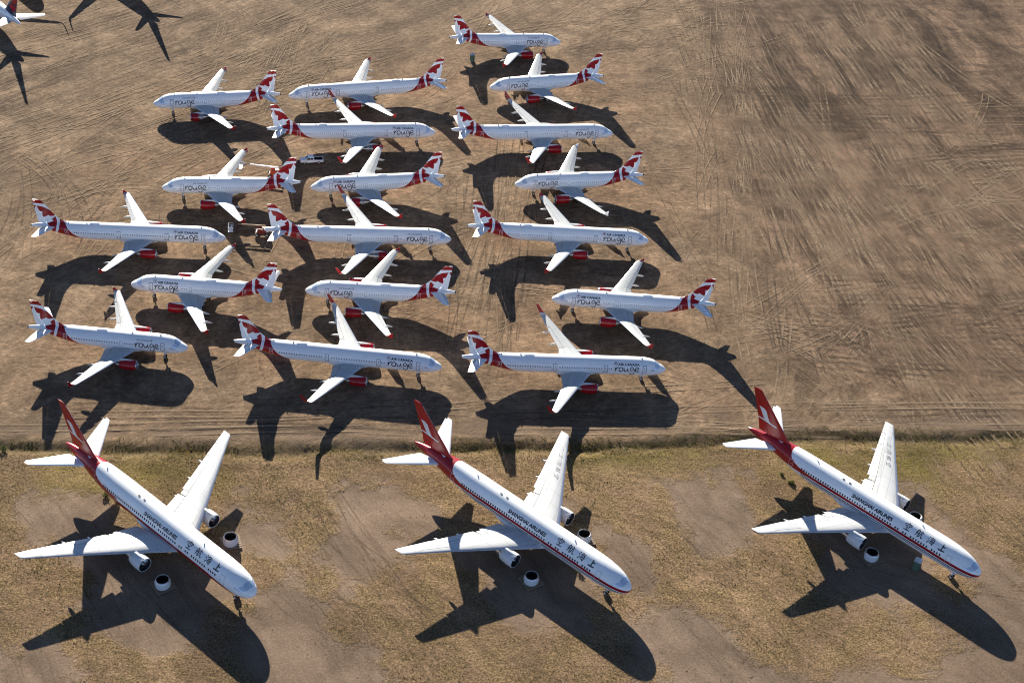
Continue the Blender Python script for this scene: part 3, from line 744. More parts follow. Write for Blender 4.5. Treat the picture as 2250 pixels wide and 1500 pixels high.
    def fin():
        me = fin_mesh('tail_fin', Lg, zs, le, te, 0, .70, .085, fmat, fpol)
        if not plain: cut_bird(me)
        return me
    def cut_bird(me):
        P = np.array([v.co[:] for v in me.vertices]); AZ = np.stack([Lg+P[:, 0], P[:, 2]], 1)
        a = me.attributes['red']; v = np.array([d.value for d in a.data])
        v = np.minimum(v, -poly_sdf(AZ, BIRD)); a.data.foreach_set('value', v.astype(np.float32))
    fi = inst('tail_fin', K(('fin',), fin), t)
    def rud():
        me = fin_mesh('rudder', Lg, [7.0, 9.2, 15.7, 16.02], [10.4, 8.35, 1.68, 1.3], [2.4, 1.8, -.76, -.87], .712, 1.0, .085, fmat, fpol, nx=14)
        if not plain: cut_bird(me)
        return me
    inst('rudder', K(('rud',), rud), fi)
    H = cached(('HW',), lambda: Wing([.6, 1.3, 9.22, 9.32], [Lg-8.9, Lg-8.3, Lg-1.45, Lg-1.25], [Lg-3.1, Lg-3.0, Lg+.32, Lg+.36], [5.55, 5.62, 6.46, 6.49], [.10, .10, .09, .04]))
    for s in (1, -1):
        hp = inst('tailplane', cached(('wtp', s), lambda: H.panel(.6, 9.32, 0, .70, s, n=10).mesh('tailplane', M['white'])), t)
        inst('elevator', cached(('wel', s), lambda: H.panel(1.5, 8.9, .715, 1.0, s, droop=.03).mesh('elevator', M['wing'])), hp)
    # wings
    yl = [2.0, 2.5, 7.5, 9.0, 15, 23.4, 23.65, 23.78]; le = [18.4, 18.8, 22.4, 23.5, 27.9, 33.92, 34.15, 34.45]; te = [28.9, 29.0, 30.2, 30.6, 32.85, 36.02, 36.12, 36.16]
    Wg = cached('WW', lambda: Wing(yl, le, te, [3.3, 3.35, 3.98, 4.17, 4.85, 5.68, 5.70, 5.71], [.14, .14, .115, .11, .105, .10, .07, .02]))
    for s in (1, -1):
        def wing():
            mb = MB(); mb.loft([Wg.ring(y, s, 0, .715) for y in (2.0, 2.5, 4, 5.7, 7.5, 9, 12, 15, 18, 20.6)], 0)
            mb.loft([Wg.ring(y, s, 0, 1.0) for y in (20.6, 22, 23.2, 23.55, 23.78)], 0); return mb.mesh('wing', M['wingw'], angle=45)
        w = inst('wing', cached(('wwing', s), wing), t)
        inst('leading_edge', cached(('wle', s), lambda: Wg.skin(2.9, 23.2, .004, .095, s, .014, n=14).mesh('leading_edge', M['lead'])), w)
        for nm, a, b, x1, dr, mt in (('flap', 3.0, 7.35, 1.0, .10, 'wingw'), ('flap', 8.75, 17.3, 1.0, .12, 'wingw'), ('aileron', 17.4, 20.5, 1.0, .05, 'wingw'), ('aileron', 7.55, 8.6, .92, .02, 'wing')):
            inst(nm, cached(('wfl', s, a), lambda: Wg.panel(a, b, .73, x1, s, droop=dr).mesh(nm, M[mt])), w)
        for a, b, x0, x1 in ((9.2, 11.8, .60, .705), (11.9, 14.5, .60, .705), (14.6, 17.2, .60, .705), (3.4, 7.0, .60, .70)):
            inst('spoiler', cached(('wsp', s, a), lambda: Wg.skin(a, b, x0, x1, s, .018, n=3).mesh('spoiler', M['wing'])), w)
        inst('walkway_panel', cached(('wwalk', s), lambda: Wg.skin(15.8, 20.4, .30, .56, s, .016, n=3).mesh('walkway_panel', M['flap'])), w)
        for yy, l in ((6.9, 3.4), (11.4, 3.0), (15.6, 2.7)):
            le_, ch, z_, _ = Wg.at(yy)
            inst('flap_fairing', cached(('wff', s, yy), lambda: canoe((-(le_+ch*.66), s*yy, z_-.34), l, .34, .95, droop=.10).mesh('flap_fairing', M['white'])), w)
        if plain:
            def wl_():
                mb = MB(); W2 = Wing([23.6, 24.0, 24.25, 24.4], [34.2, 34.7, 35.5, 37.2], [36.08, 36.3, 36.8, 38.0], [5.7, 6.0, 6.7, 8.5], [.08]*4)
                mb.loft([W2.ring(y, s, 0, 1.0) for y in (23.6, 23.8, 24.0, 24.12, 24.25, 24.33, 24.4)]); return mb.mesh('winglet', M['white'])
            inst('winglet', cached(('wlt', s), wl_), w)
        if s == 1 and var == 'hi':
            for ch, yy, xf in (('shang', 18.0, .36), ('hai', 16.35, .36), ('hang', 14.8, .36), ('kong', 13.25, .36)):
                def wt_():
                    mb = MB(); V, Fc = strokes2d(HAN(ch), .08); pts = []; le_, ch_, _, _ = Wg.at(yy)
                    for v in V:
                        yq = yy+.55-v.x*1.1; l2, c2, _, _ = Wg.at(yq); xm = (le_+ch_*xf+.6-v.y*1.15+(l2-le_)*.9-l2)/c2
                        pts.append(Wg.top(yq, min(.7, max(.1, xm)), s, .02))
                    mb.add(pts, Fc); return mb.mesh('brush_character', M['letgrey'], False)
                inst('brush_character', cached(('wingchar', ch), wt_), w)
    # engines: inlet cowls have been taken off on the striped types
    for s in (1, -1):
        c = (-20.45, s*7.92, 2.72)
        def nac():
            mb = MB()
            if plain: mb.lathe([(1.0, 1.15), (.8, 1.30), (.2, 1.42), (-.9, 1.46), (-2.3, 1.38), (-3.3, 1.2), (-3.3, 1.1)], 'x', 36, c)
            else: mb.lathe([(.0, 1.27), (.0, 1.38), (-.15, 1.42), (-1.2, 1.46), (-2.3, 1.38), (-3.1, 1.20), (-3.08, 1.12)], 'x', 36, c)
            return mb.mesh('engine', M['nacw'], angle=50)
        e = inst('engine', K(('nac', s), nac), t)
        def duct():
            mb = MB(); mb.lathe([(.003, 1.275), (-.25, 1.24), (-.7, 1.22)], 'x', 36, c, 0); mb.lathe([(-.7, 1.22), (-.72, .001)], 'x', 36, c, 1)
            mb.lathe([(-.15, .01), (-.3, .18), (-.69, .40)], 'x', 20, c, 2)
            for i in range(19):
                a = 2*math.pi*i/19; a2 = a+.17
                mb.add([(c[0]-.60-.10*(q != a), c[1]+r*math.cos(q), c[2]+r*math.sin(q)) for r, q in ((.40, a), (1.2, a), (1.2, a2), (.40, a2))], [(0, 1, 2, 3)], 2)
            return mb.mesh('fan', [M['dark'], M['dark'], M['metal']])
        inst('fan', K(('fan', s), duct), e)
        def core():
            mb = MB(); mb.lathe([(-2.9, 1.05), (-4.0, .85), (-5.0, .62), (-5.0, .55)], 'x', 24, c); mb.lathe([(-4.7, .5), (-5.3, .3), (-5.9, .05)], 'x', 16, c, cap=(True, True)); return mb.mesh('exhaust_cone', M['metal'])
        inst('exhaust_cone', K(('core', s), core), e)
        def pyl():
            mb = MB(); w_ = .30; o = c[1]
            P = [(-.25, 1.38, 1.46), (-1.6, 1.30, 1.62), (-3.0, 1.0, 1.62), (-4.6, .6, 1.45), (-7.5, .9, 1.3)]
            mb.loft([[(c[0]+a, o-w_*k, c[2]+b), (c[0]+a, o-w_*k*.7, c[2]+tt), (c[0]+a, o+w_*k*.7, c[2]+tt), (c[0]+a, o+w_*k, c[2]+b)] for (a, b, tt), k in zip(P, (.3, 1, 1, .9, .2))])
            return mb.mesh('pylon', M['nacw'], angle=50)
        inst('pylon', K(('pyl', s), pyl), e)
    def nleg():
        mb = MB(); mb.tube((0, 0, .5), (-.1, 0, 2.9), .12, .15); mb.tube((0, 0, 1.6), (1.2, 0, 2.8), .07); mb.tube((0, -.4, .47), (0, .4, .47), .08)
        mb.box((.1, .42, 2.15), (1.5, .04, .95)); mb.box((.1, -.42, 2.15), (1.5, .04, .95)); mb.box((.16, 0, 1.35), (.3, .5, .3)); return mb.mesh('nose_gear', M['whiteplastic'])
    ng = inst('nose_gear', cached('wnleg', nleg), t, Matrix.Translation((-5.0, 0, 0)))
    for s in (1, -1): inst('wheel', wheel_mesh(.47, .32), ng, Matrix.Translation((0, s*.33, .47)))
    def mleg():
        mb = MB(); mb.tube((0, 0, .8), (0, 0, 3.6), .2, .24); mb.tube((-.8, 0, .62), (.8, 0, .62), .14); mb.tube((0, 0, 1.8), (0, -2.0, 3.2), .1)
        for a in (-.72, .72): mb.tube((a, -.65, .58), (a, .65, .58), .09)
        mb.box((0, .55, 2.4), (1.4, .05, 1.7)); return mb.mesh('main_gear', M['whiteplastic'])
    for s in (1, -1):
        mg = inst('main_gear', cached('wmleg', mleg), t, Matrix.Translation((-27.7, s*4.65, 0)) @ Matrix.Scale(s, 4, (0, 1, 0)))
        for a in (-.72, .72):
            for q in (1, -1): inst('wheel', wheel_mesh(.58, .42), mg, Matrix.Translation((a, q*.57, .58)))
    return t

# ------------------------------------------------------------------ the parked aircraft
A = [
 ('s', 5.82, 409.35, 12.69, 'fence', 'small', 'short airliner topmost of all, nose to the right, beside a green portable toilet', dict(spoil=True)),
 ('s', -102.09, 347.78, 195.91, 'fence', 'small', 'short airliner nearest the bare upper left field, nose to the left, uppermost on that side', dict(spoil=True, opened=True)),
 ('l', -67.70, 359.50, 199.50, 'fence', 'big', 'long airliner with nose to the left, topmost in the middle column', {}),
 ('l', -25.87, 347.39, 12.68, 'sharklet', 'big', 'long airliner with upturned red wingtips, nose right, just behind the white pickup truck', dict(rudder=.16, opened=True)),
 ('s', -13.38, 375.82, 198.89, 'fence', 'small', 'short airliner with nose to the left, second from top in the right column', {}),
 ('l', 21.82, 356.36, 12.55, 'sharklet', 'small', 'long airliner with upturned red wingtips, nose right, third from top in the right column', dict(rudder=.2)),
 ('s', -89.51, 306.77, 190.48, 'fence', 'small', 'short airliner, nose left, with a bright red boom lift behind its tail fin', dict(spoil=True, rudder=-.2)),
 ('s', -53.89, 313.59, 195.37, 'fence', 'big', 'short airliner, nose left, with a red winglet covering the start of its large title', dict(opened=True)),
 ('s', -3.24, 324.58, 194.26, 'fence', 'small', 'short airliner with plain white wingtips, nose to the left, in the right column', dict(tipmat='winlight')),
 ('l', -69.51, 287.48, 6.16, 'fence', 'big', 'long airliner, nose right, upper of two right-facing ones at the left edge', dict(winmat='winmid')),
 ('l', -16.92, 296.48, 7.96, 'sharklet', 'small', 'long airliner with upturned red wingtips, nose right, tail above the dark red boom lift', dict(opened=True)),
 ('l', 30.94, 304.33, 4.74, 'fence', 'big', 'long airliner with small red wingtip fences, nose right, in the right column', dict(rudder=.22)),
 ('s', -86.24, 265.75, 181.90, 'fence', 'big', 'short airliner, nose left, lowest left-facing one in the left column', dict(rudder=-.24)),
 ('s', -47.70, 269.87, 184.34, 'fence', 'small', 'short airliner, nose left, lowest in the middle column, red winglet over its front door', dict(spoil=True, rudder=-.2)),
 ('m', 8.08, 276.02, 182.58, 'fence', 'big', 'mid-length airliner with two overwing exits, nose left, tail farthest right among red leaf tails', {}),
 ('s', -68.40, 244.85, .16, 'fence', 'small', 'short airliner, nose right, at the bottom left corner of the red leaf group', dict(winmat='winmid', spoil=True)),
 ('l', -14.35, 246.88, .12, 'sharklet', 'big', 'long airliner with upturned red wingtips, nose right, at the bottom of the middle column', dict(winmat='winmid')),
 ('l', 33.84, 253.83, 6.18, 'sharklet', 'big', 'long airliner with upturned red wingtips, nose right, at the bottom of the right column', dict(winmat='winmid')),
]
for (sz, x, y, rz, tip, title, label, kw) in A:
    narrow(x, y, rz, sz, tip, title, label, 1 if 90 < rz < 270 else -1, fin_tag=False, **kw)
wide(-40.43, 176.12, 322.44, 'lo', 'big white airliner with low red belly band, leftmost of three parked slanted')
wide(25.63, 185.93, 322.04, 'hi', 'big white airliner with red stripe under its windows, middle of three parked slanted')
wide(91.51, 198.64, 319.59, 'hi', 'big white airliner with red window stripe, rightmost of three slanted, beside a green toilet')
for (px, py, hd, lb) in ((-149.2, 383.0, 135, 'white airliner with dark blue and red tail, cut off by the top left corner'),
                         (-118.9, 415.8, 136, 'airliner beyond the top edge whose whole winged shadow falls at upper left'),):
    c, s = math.cos(R(hd)), math.sin(R(hd)); wide(px+c*46.9, py+s*46.9, hd, 'plain', lb, .863, 'white airliners with dark blue tails')
wide(-154.0, 415.0, 313, 'plain', 'airliner beyond the top edge, only its rounded nose shadow showing', .863, 'white airliners with dark blue tails')

# ------------------------------------------------------------------ smaller things on the ground
def cowl(x, y, label, rz):
    pl = empty('pallet', (x, y, 0), rz); tag(pl, label.replace('engine cowl ring', 'wooden pallet under the engine cowl').split(' standing')[0], 'pallet', 'pallets under engine cowls')
    def deck():
        mb = MB()
        for i in range(7): mb.box((0, -1.62+i*.54, .21), (3.7, .40, .05))
        return mb.mesh('deck_board', M['wood'], False)
    def run():
        mb = MB()
        for i in (-1, 0, 1): mb.box((i*1.6, 0, .09), (.16, 3.6, .18))
        return mb.mesh('runner', M['wood'], False)
    inst('deck', cached('deck', deck), pl); inst('runner', cached('run', run), pl)
    t = empty('engine_cowl', (x, y, .24), rz); tag(t, label, 'engine cowl', 'engine cowls standing on pallets')
    def shell():
        mb = MB(); mb.lathe([(0, 1.36), (.5, 1.43), (1.0, 1.42), (1.35, 1.32)], 'z', 40); return mb.mesh('cowl_shell', M['nacw'])
    def lp():
        mb = MB(); mb.lathe([(1.348, 1.322), (1.50, 1.25), (1.56, 1.17), (1.50, 1.09), (1.38, 1.06)], 'z', 40); return mb.mesh('inlet_lip', M['metal'])
    def inn():
        mb = MB(); mb.lathe([(1.38, 1.06), (.9, 1.09), (.0, 1.20)], 'z', 40); mb.lathe([(.03, 1.2), (.03, .01)], 'z', 40); return mb.mesh('inner_liner', M['dark'])
    inst('cowl_shell', cached('cshell', shell), t); inst('inlet_lip', cached('clip', lp), t); inst('inner_liner', cached('cinn', inn), t)
for (x, y, lb, rz) in ((-57.9, 180.3, 'engine cowl ring standing in the shade before the leftmost big airliner\'s nearer engine', .7), (-48.3, 192.4, 'engine cowl ring standing beyond the leftmost big airliner, lit by sun', .35),
                       (7.8, 190.1, 'engine cowl ring standing in the shade in front of the middle big airliner\'s nearer engine', .6), (17.3, 202.3, 'engine cowl ring standing half hidden beyond the middle big airliner\'s nose', .4),
                       (72.7, 205.0, 'engine cowl ring standing in the shade by the rightmost big airliner\'s nearer engine', .5), (82.85, 216.4, 'engine cowl ring standing mostly hidden beyond the rightmost big airliner', .2)):
    cowl(x, y, lb, rz)

def toilet(x, y, rz, label):
    t = empty('portable_toilet', (x, y, 0), rz); tag(t, label, 'portable toilet', 'green portable toilets')
    def body():
        mb = MB(); mb.box((0, 0, 1.12), (1.2, 1.2, 2.1)); mb.box((0, 0, .05), (1.3, 1.3, .1))
        for s in (-1, 1):
            for i in (-1, 0, 1): mb.box((s*.615, i*.36, 1.15), (.04, .06, 1.9))
        for i in (-1, 0, 1): mb.box((i*.36, .615, 1.15), (.06, .04, 1.9))
        return mb.mesh('cabin', M['green'], False)
    def roof():
        mb = MB(); mb.loft([[(-.68, -.66, 2.18), (-.68, .66, 2.18)], [(-.4, -.68, 2.34), (-.4, .68, 2.34)], [(0, -.68, 2.40), (0, .68, 2.40)], [(.4, -.68, 2.34), (.4, .68, 2.34)], [(.68, -.66, 2.18), (.68, .66, 2.18)]], closed=False, cap=(False, False))
        mb.box((0, 0, 2.2), (1.34, 1.3, .06)); mb.tube((.35, .4, 2.3), (.35, .4, 2.7), .06); return mb.mesh('roof', M['whiteplastic'], False)
    def door():
        mb = MB(); mb.box((0, -.625, 1.1), (.85, .05, 1.85)); mb.box((.3, -.66, 1.05), (.08, .03, .16)); return mb.mesh('door', M['green'], False)
    b = inst('cabin', cached('tbody', body), t); inst('roof', cached('troof', roof), t); inst('door', cached('tdoor', door), t)
toilet(-19.9, 397.4, .25, 'green portable toilet standing in the sun under the topmost airliner\'s tail')
toilet(81.2, 203.4, -.5, 'green portable toilet with white roof standing in the shadow of the rightmost big airliner')

def pickup(x, y, rz):
    t = empty('pickup_truck', (x, y, 0), rz); tag(t, 'white crew cab pickup truck with open black bed parked in shadow', 'pickup truck')
    w = .98; mb = MB()
    def sec(xx, pts): return [(xx, yy, zz) for yy, zz in pts]
    # lower body: side profile lofted across in stations, wheel arches left open below
    low = [(2.9, .62, .98), (2.75, .52, 1.06), (1.2, .5, 1.16), (1.15, .45, 1.16), (-.55, .45, 1.14), (-.6, .5, 1.16), (-2.75, .55, 1.14), (-2.9, .62, 1.10)]
    mb.loft([[(a, -w, b), (a, -w*1.02, (b+c)/2), (a, -w*.96, c), (a, w*.96, c), (a, w*1.02, (b+c)/2), (a, w, b)] for a, b, c in low[:5]])
    # bed walls
    for s in (-1, 1): mb.box((-1.75, s*.93, .86), (2.35, .09, .66))
    mb.box((-2.9, 0, .86), (.09, 1.9, .64)); mb.box((-.6, 0, .86), (.07, 1.86, .66)); mb.box((-1.75, 0, .55), (2.3, 1.86, .1))
    body = mb.mesh('body', M['carpaint'], angle=30); b = inst('body', body, t)
    mb = MB(); mb.loft([[(1.25, -.86, 1.16), (1.25, .86, 1.16)], [(.45, -.76, 1.78), (.45, .76, 1.78)], [(.25, -.74, 1.84), (.25, .74, 1.84)], [(-.75, -.74, 1.86), (-.75, .74, 1.86)], [(-.92, -.76, 1.80), (-.92, .76, 1.80)], [(-1.02, -.88, 1.14), (-1.02, .88, 1.14)]], closed=False, cap=(False, False))
    for s in (-1, 1): mb.add([(1.25, s*.86, 1.16), (.45, s*.76, 1.78), (.25, s*.74, 1.84), (-.75, s*.74, 1.86), (-.92, s*.76, 1.80), (-1.02, s*.88, 1.14)], [tuple(range(6))])
    inst('cab', mb.mesh('cab', M['carpaint'], False), t, Matrix.Translation((.45, 0, 0)))
    mb = MB(); mb.add([(1.66, -.74, 1.20), (1.66, .74, 1.20), (.97, .68, 1.75), (.97, -.68, 1.75)], [(0, 1, 2, 3)]); inst('windscreen', mb.mesh('windscreen', M['glass'], False), t)
    for s in (-1, 1):
        mb = MB()
        for a0, a1, b0, b1 in ((1.38, .92, .40, .40), (.32, .32, -.40, -.34)):
            mb.add([(a0, s*.868, 1.22), (a1, s*.785, 1.73), (b1, s*.785, 1.74), (b0, s*.875, 1.22)], [(0, 1, 2, 3)])
        inst('side_window', mb.mesh('side_window', M['glass'], False), t)
    mb = MB(); mb.box((-1.75, 0, .63), (2.2, 1.74, .03)); mb.box((-.68, 0, .84), (.03, 1.74, .5))
    for s in (-1, 1): mb.box((-1.75, s*.865, .84), (2.2, .03, .5))
    inst('bed_liner', mb.mesh('bed_liner', M['bedliner'], False), t)
    for q, dm in ((2.95, (.18, 1.9, .26)), (-3.0, (.16, 1.8, .2))):
        mb = MB(); mb.box((q, 0, .58), dm); inst('bumper', mb.mesh('bumper', M['metal'], False), t)
    for s in (-1, 1):
        mb = MB(); mb.box((2.88, s*.74, .9), (.1, .4, .18)); inst('headlight', mb.mesh('headlight', M['winlight'], False), t)
        mb = MB(); mb.box((1.3, s*1.06, 1.2), (.12, .2, .18)); inst('mirror', mb.mesh('mirror', M['dark'], False), t)
    for xx in (1.85, -1.85):
        for s in (-1, 1): inst('wheel', wheel_mesh(.40, .27), t, Matrix.Translation((xx, s*.86, .40)))
pickup(-56.5, 330.9, R(193.5))

def boom_lift(x, y, rz, mats, label, boom_a, boom_l, boom_z0, boom_z1, basket):
    t = empty('boom_lift', (x, y, 0), rz); tag(t, label, 'boom lift', 'boom lifts working between the airliners')
    mb = MB(); mb.box((0, 0, .85), (2.9, 1.3, .5), taper=.92); mb.box((1.2, 0, .62), (.5, 2.0, .18)); mb.box((-1.2, 0, .62), (.5, 2.0, .18)); mb.box((1.55, 0, .9), (.4, 1.1, .25))
    inst('chassis', mb.mesh('chassis', mats[0], False), t)
    for xx in (1.2, -1.2):
        for s in (-1, 1): inst('wheel', wheel_mesh(.52, .40), t, Matrix.Translation((xx, s*1.05, .52)))
    ca, sa = math.cos(boom_a), math.sin(boom_a); rot = Matrix.Rotation(boom_a, 3, 'Z')
    mb = MB(); mb.box((-.3*ca, -.3*sa, 1.5), (2.6, 1.5, .75), rot=rot, taper=.9); mb.box((.5*ca-.5*sa*-1, .5*sa-.5*ca, 1.95), (1.0, .35, .25), rot=rot)
    tu = inst('turret', mb.mesh('turret', mats[0], False), t)
    mb = MB(); mb.box((-1.5*ca, -1.5*sa, 1.55), (.5, 1.6, .7), rot=rot); inst('counterweight', mb.mesh('counterweight', mats[1], False), t)
    p0 = Vector((-1.0*ca, -1.0*sa, boom_z0)); p1 = Vector((boom_l*ca, boom_l*sa, boom_z1)); mid = p0.lerp(p1, .55)
    mb = MB(); mb.tube(p0, mid, .24, .22, 4); mb.tube(mid, p1, .17, .15, 4); mb.tube(p0+Vector((.6*sa, -.6*ca, -.35)), p0.lerp(p1, .75)+Vector((.3*sa, -.3*ca, -.4)), .11, .10, 6)
    bo = inst('boom', mb.mesh('boom', mats[2], False), t)
    b = Vector(basket); mb = MB(); mb.tube(p1, b+Vector((0, 0, .4)), .1, .08, 6); inst('jib', mb.mesh('jib', M['darkmetal'], False), t)
    mb = MB(); mb.box(b, (1.1, 2.3, .06))
    for zz in (.5, 1.05):
        for s in (-1, 1): mb.tube(b+Vector((s*.55, -1.15, zz)), b+Vector((s*.55, 1.15, zz)), .045, n=6); mb.tube(b+Vector((-.55, s*1.15, zz)), b+Vector((.55, s*1.15, zz)), .045, n=6)
    for s in (-1, 1):
        for q in (-1, 0, 1): mb.tube(b+Vector((s*.55, q*1.15, 0)), b+Vector((s*.55, q*1.15, 1.05)), .045, n=6)
    mb.box(b+Vector((.2, .5, .7)), (.35, .6, .4))
    inst('basket', mb.mesh('basket', M['whiteplastic'], False), t)
boom_lift(-62.6, 295.2, R(10), (M['redlift'], M['whiteplastic'], M['wood']), 'dark red boom lift with its boom stretched left, parked under a long airliner\'s tail', R(172), 5.6, 2.5, 2.5, (-7.3, .2, 1.3))
boom_lift(-64.6, 322.3, R(8), (M['orange'], M['winlight'], M['winlight']), 'bright red boom lift with white boom stretched left, behind a short airliner\'s tail fin', R(168), 6.6, 2.6, 2.6, (-8.4, .9, 2.0))

# ------------------------------------------------------------------ ground
POLY = {'bare': [[(-48.3, 206.4), (-40.9, 194.9), (-35.5, 184.0), (-11.7, 163.9), (-8, 150), (-40, 150), (-37.5, 160.7), (-45.6, 169.7), (-40.9, 177.8), (-40.2, 186.8), (-48.8, 200.0)], [(13.3, 212.6), (27.6, 206.9), (34.3, 193.4), (40.7, 184.1), (56.1, 172.4), (60, 150), (30, 150), (30.5, 169.2), (25.7, 176.8), (27.5, 187.9), (18.0, 200.7)], [(83.6, 225.3), (93.3, 217.4), (102.6, 206.1), (110, 190), (105, 160), (43, 160), (43.2, 170.8), (46.6, 173.7), (76.2, 178.0), (88.4, 187.0), (93.3, 203.7), (86.6, 210.1)], [(-28.5, 209.8), (-19.1, 213.2), (-11.1, 205.3), (-17.0, 195.8), (-21.2, 188.2), (-23.3, 180.1), (-28.8, 183.8), (-29.2, 196.6)], [(34.2, 220.9), (46.4, 225.4), (54.2, 218.4), (49.1, 209.9), (44.9, 199.5), (36.4, 205.6)], [(-87.7, 196.9), (-77.7, 200.9), (-70.7, 194.4), (-76.3, 187.7), (-85.1, 188.8)], [(-82.1, 165.1), (-72.2, 163.3), (-65.7, 157.2), (-66, 145), (-95, 145), (-95, 165)], [(-77.8, 189.8), (-55.2, 190.6), (-44.9, 181.7), (-49.8, 167.1), (-67.6, 169.0)], [(-7.0, 198.4), (13.6, 201.3), (21.6, 191.7), (18.4, 178.0), (1.3, 179.0)], [(61.9, 213.0), (81.2, 215.7), (87.5, 205.3), (83.2, 190.7), (65.6, 191.8)]],
 'green': [[(-88.1, 209.1), (-60.5, 213.1), (-55.7, 207.9), (-68.8, 203.4), (-84.2, 202.5)], [(13.8, 227.8), (40.2, 232.2), (40.9, 228.5), (13.9, 223.4)], [(59.4, 235.0), (91.9, 241.3), (88.8, 228.8), (74.5, 226.7), (59.7, 228.7)], [(91.8, 240.6), (110.8, 243.4), (109.8, 238.9), (91.0, 236.1)]],
 'dark': [[(55.8, 438.0), (106.8, 470.8), (163.5, 494.2), (139.8, 375.8), (110.1, 394.3), (93.0, 366.6), (74.2, 370.7), (58.2, 383.6)], [(60.9, 384.1), (75.5, 370.9), (88.8, 334.6), (76.0, 327.8), (60.6, 343.2)], [(53.9, 458.4), (75.4, 463.5), (81.4, 377.4), (60.2, 373.1)]],
 'field': [[(55.0, 481.1), (177.6, 541.0), (260, 500), (160, 266), (118.8, 256.8), (78.3, 255.3), (63.7, 271.1), (55.7, 307.2), (54.6, 366.8)]],
 'road': [[(-155.7, 211.8), (-105.7, 218.8), (-37.4, 225.6), (37.6, 240.6), (118.8, 256.8), (170, 268), (170, 258), (116.9, 248.8), (37.4, 235.4), (-37.0, 223.1), (-103.9, 213.5), (-155, 204)]],
 'orange': [[(-107.9, 352.0), (-62.4, 377.9), (-25.3, 400.7), (51.5, 408.3), (43.6, 245.3), (-96.4, 223.8), (-120.3, 287.8)]]}
DX = [-170, -97.8, -71.8, -45.3, -9.4, 18.4, 37.3, 66.5, 96.2, 111.4, 180]; DY = [200.0, 211.7, 214.9, 218.4, 224.8, 228.9, 233.2, 239.0, 243.4, 246.2, 259]
def ditch_y(x): return np.interp(x, DX, DY)
def vnoise(x, y, seed=0):
    """cheap smooth value noise"""
    rs = np.random.RandomState(seed); T = rs.rand(64, 64); xi = np.floor(x).astype(int); yi = np.floor(y).astype(int); fx = x-xi; fy = y-yi
    fx = fx*fx*(3-2*fx); fy = fy*fy*(3-2*fy); g = lambda a, b: T[a % 64, b % 64]
    return (g(xi, yi)*(1-fx)+g(xi+1, yi)*fx)*(1-fy)+(g(xi, yi+1)*(1-fx)+g(xi+1, yi+1)*fx)*fy
def ground_h(x, y):
    s = y-ditch_y(x); wob = (vnoise(x*.12, y*.12, 3)-.5)*1.6; s = s+wob
    n = vnoise(x*.35, y*.35, 5)
    return (-.30*np.exp(-((s)/1.3)**2)*(.7+.6*n)+.26*np.exp(-((s-3.2)/1.9)**2)*(.2+1.3*n)+.16*np.exp(-((s+3.0)/1.6)**2)*n)
def make_ground():
    xs = np.concatenate([[-1600, -900, -500, -320, -250], np.arange(-215, 215.1, 1.15), [250, 320, 500, 900, 1600]])
    vs = np.concatenate([[-1200, -700, -350, -200, -130, -105], np.arange(-92, -9, 1.15), np.arange(-9, 9, .42), np.arange(9, 285, 1.3), [300, 340, 450, 700, 1100, 1800]])
    X, V = np.meshgrid(xs, vs); Y = V+ditch_y(X)
    Z = ground_h(X, Y); Z += (vnoise(X*.05+9, Y*.05, 8)-.5)*.10
    nx = len(xs); ny = len(vs); P = np.stack([X.ravel(), Y.ravel(), Z.ravel()], 1)
    ii = np.arange((ny-1)*(nx-1)); r, c = ii//(nx-1), ii % (nx-1); a = r*nx+c
    F = np.stack([a, a+1, a+nx+1, a+nx], 1)
    me = bpy.data.meshes.new('ground'); me.from_pydata(P.tolist(), [], F.tolist()); me.update()
    me.polygons.foreach_set('use_smooth', [True]*len(me.polygons))
    P2 = P[:, :2]; sgn = (P[:, 1]-ditch_y(P[:, 0]))
    wob = (vnoise(P2[:, 0]*.15, P2[:, 1]*.15, 21)-.5)*9+(vnoise(P2[:, 0]*.5, P2[:, 1]*.5, 22)-.5)*3.5
    def mask(k, w): return np.clip(.5+(union_sdf(P2, POLY[k])+wob)/(2*w), 0, 1)
    data = {'grass': np.clip(.5-(sgn+1.0+wob*.15)/3.0, 0, 1), 'bare': mask('bare', 3.5), 'green': mask('green', 5), 'darksoil': mask('dark', 14), 'field': mask('field', 12), 'road': mask('road', 2.0), 'warm': mask('orange', 18), 'ditch': np.exp(-((sgn+wob*.10)/2.1)**2)}
    for k, v in data.items():
        at = me.attributes.new(k, 'FLOAT', 'POINT'); at.data.foreach_set('value', v.astype(np.float32))
    return me
GA = .55
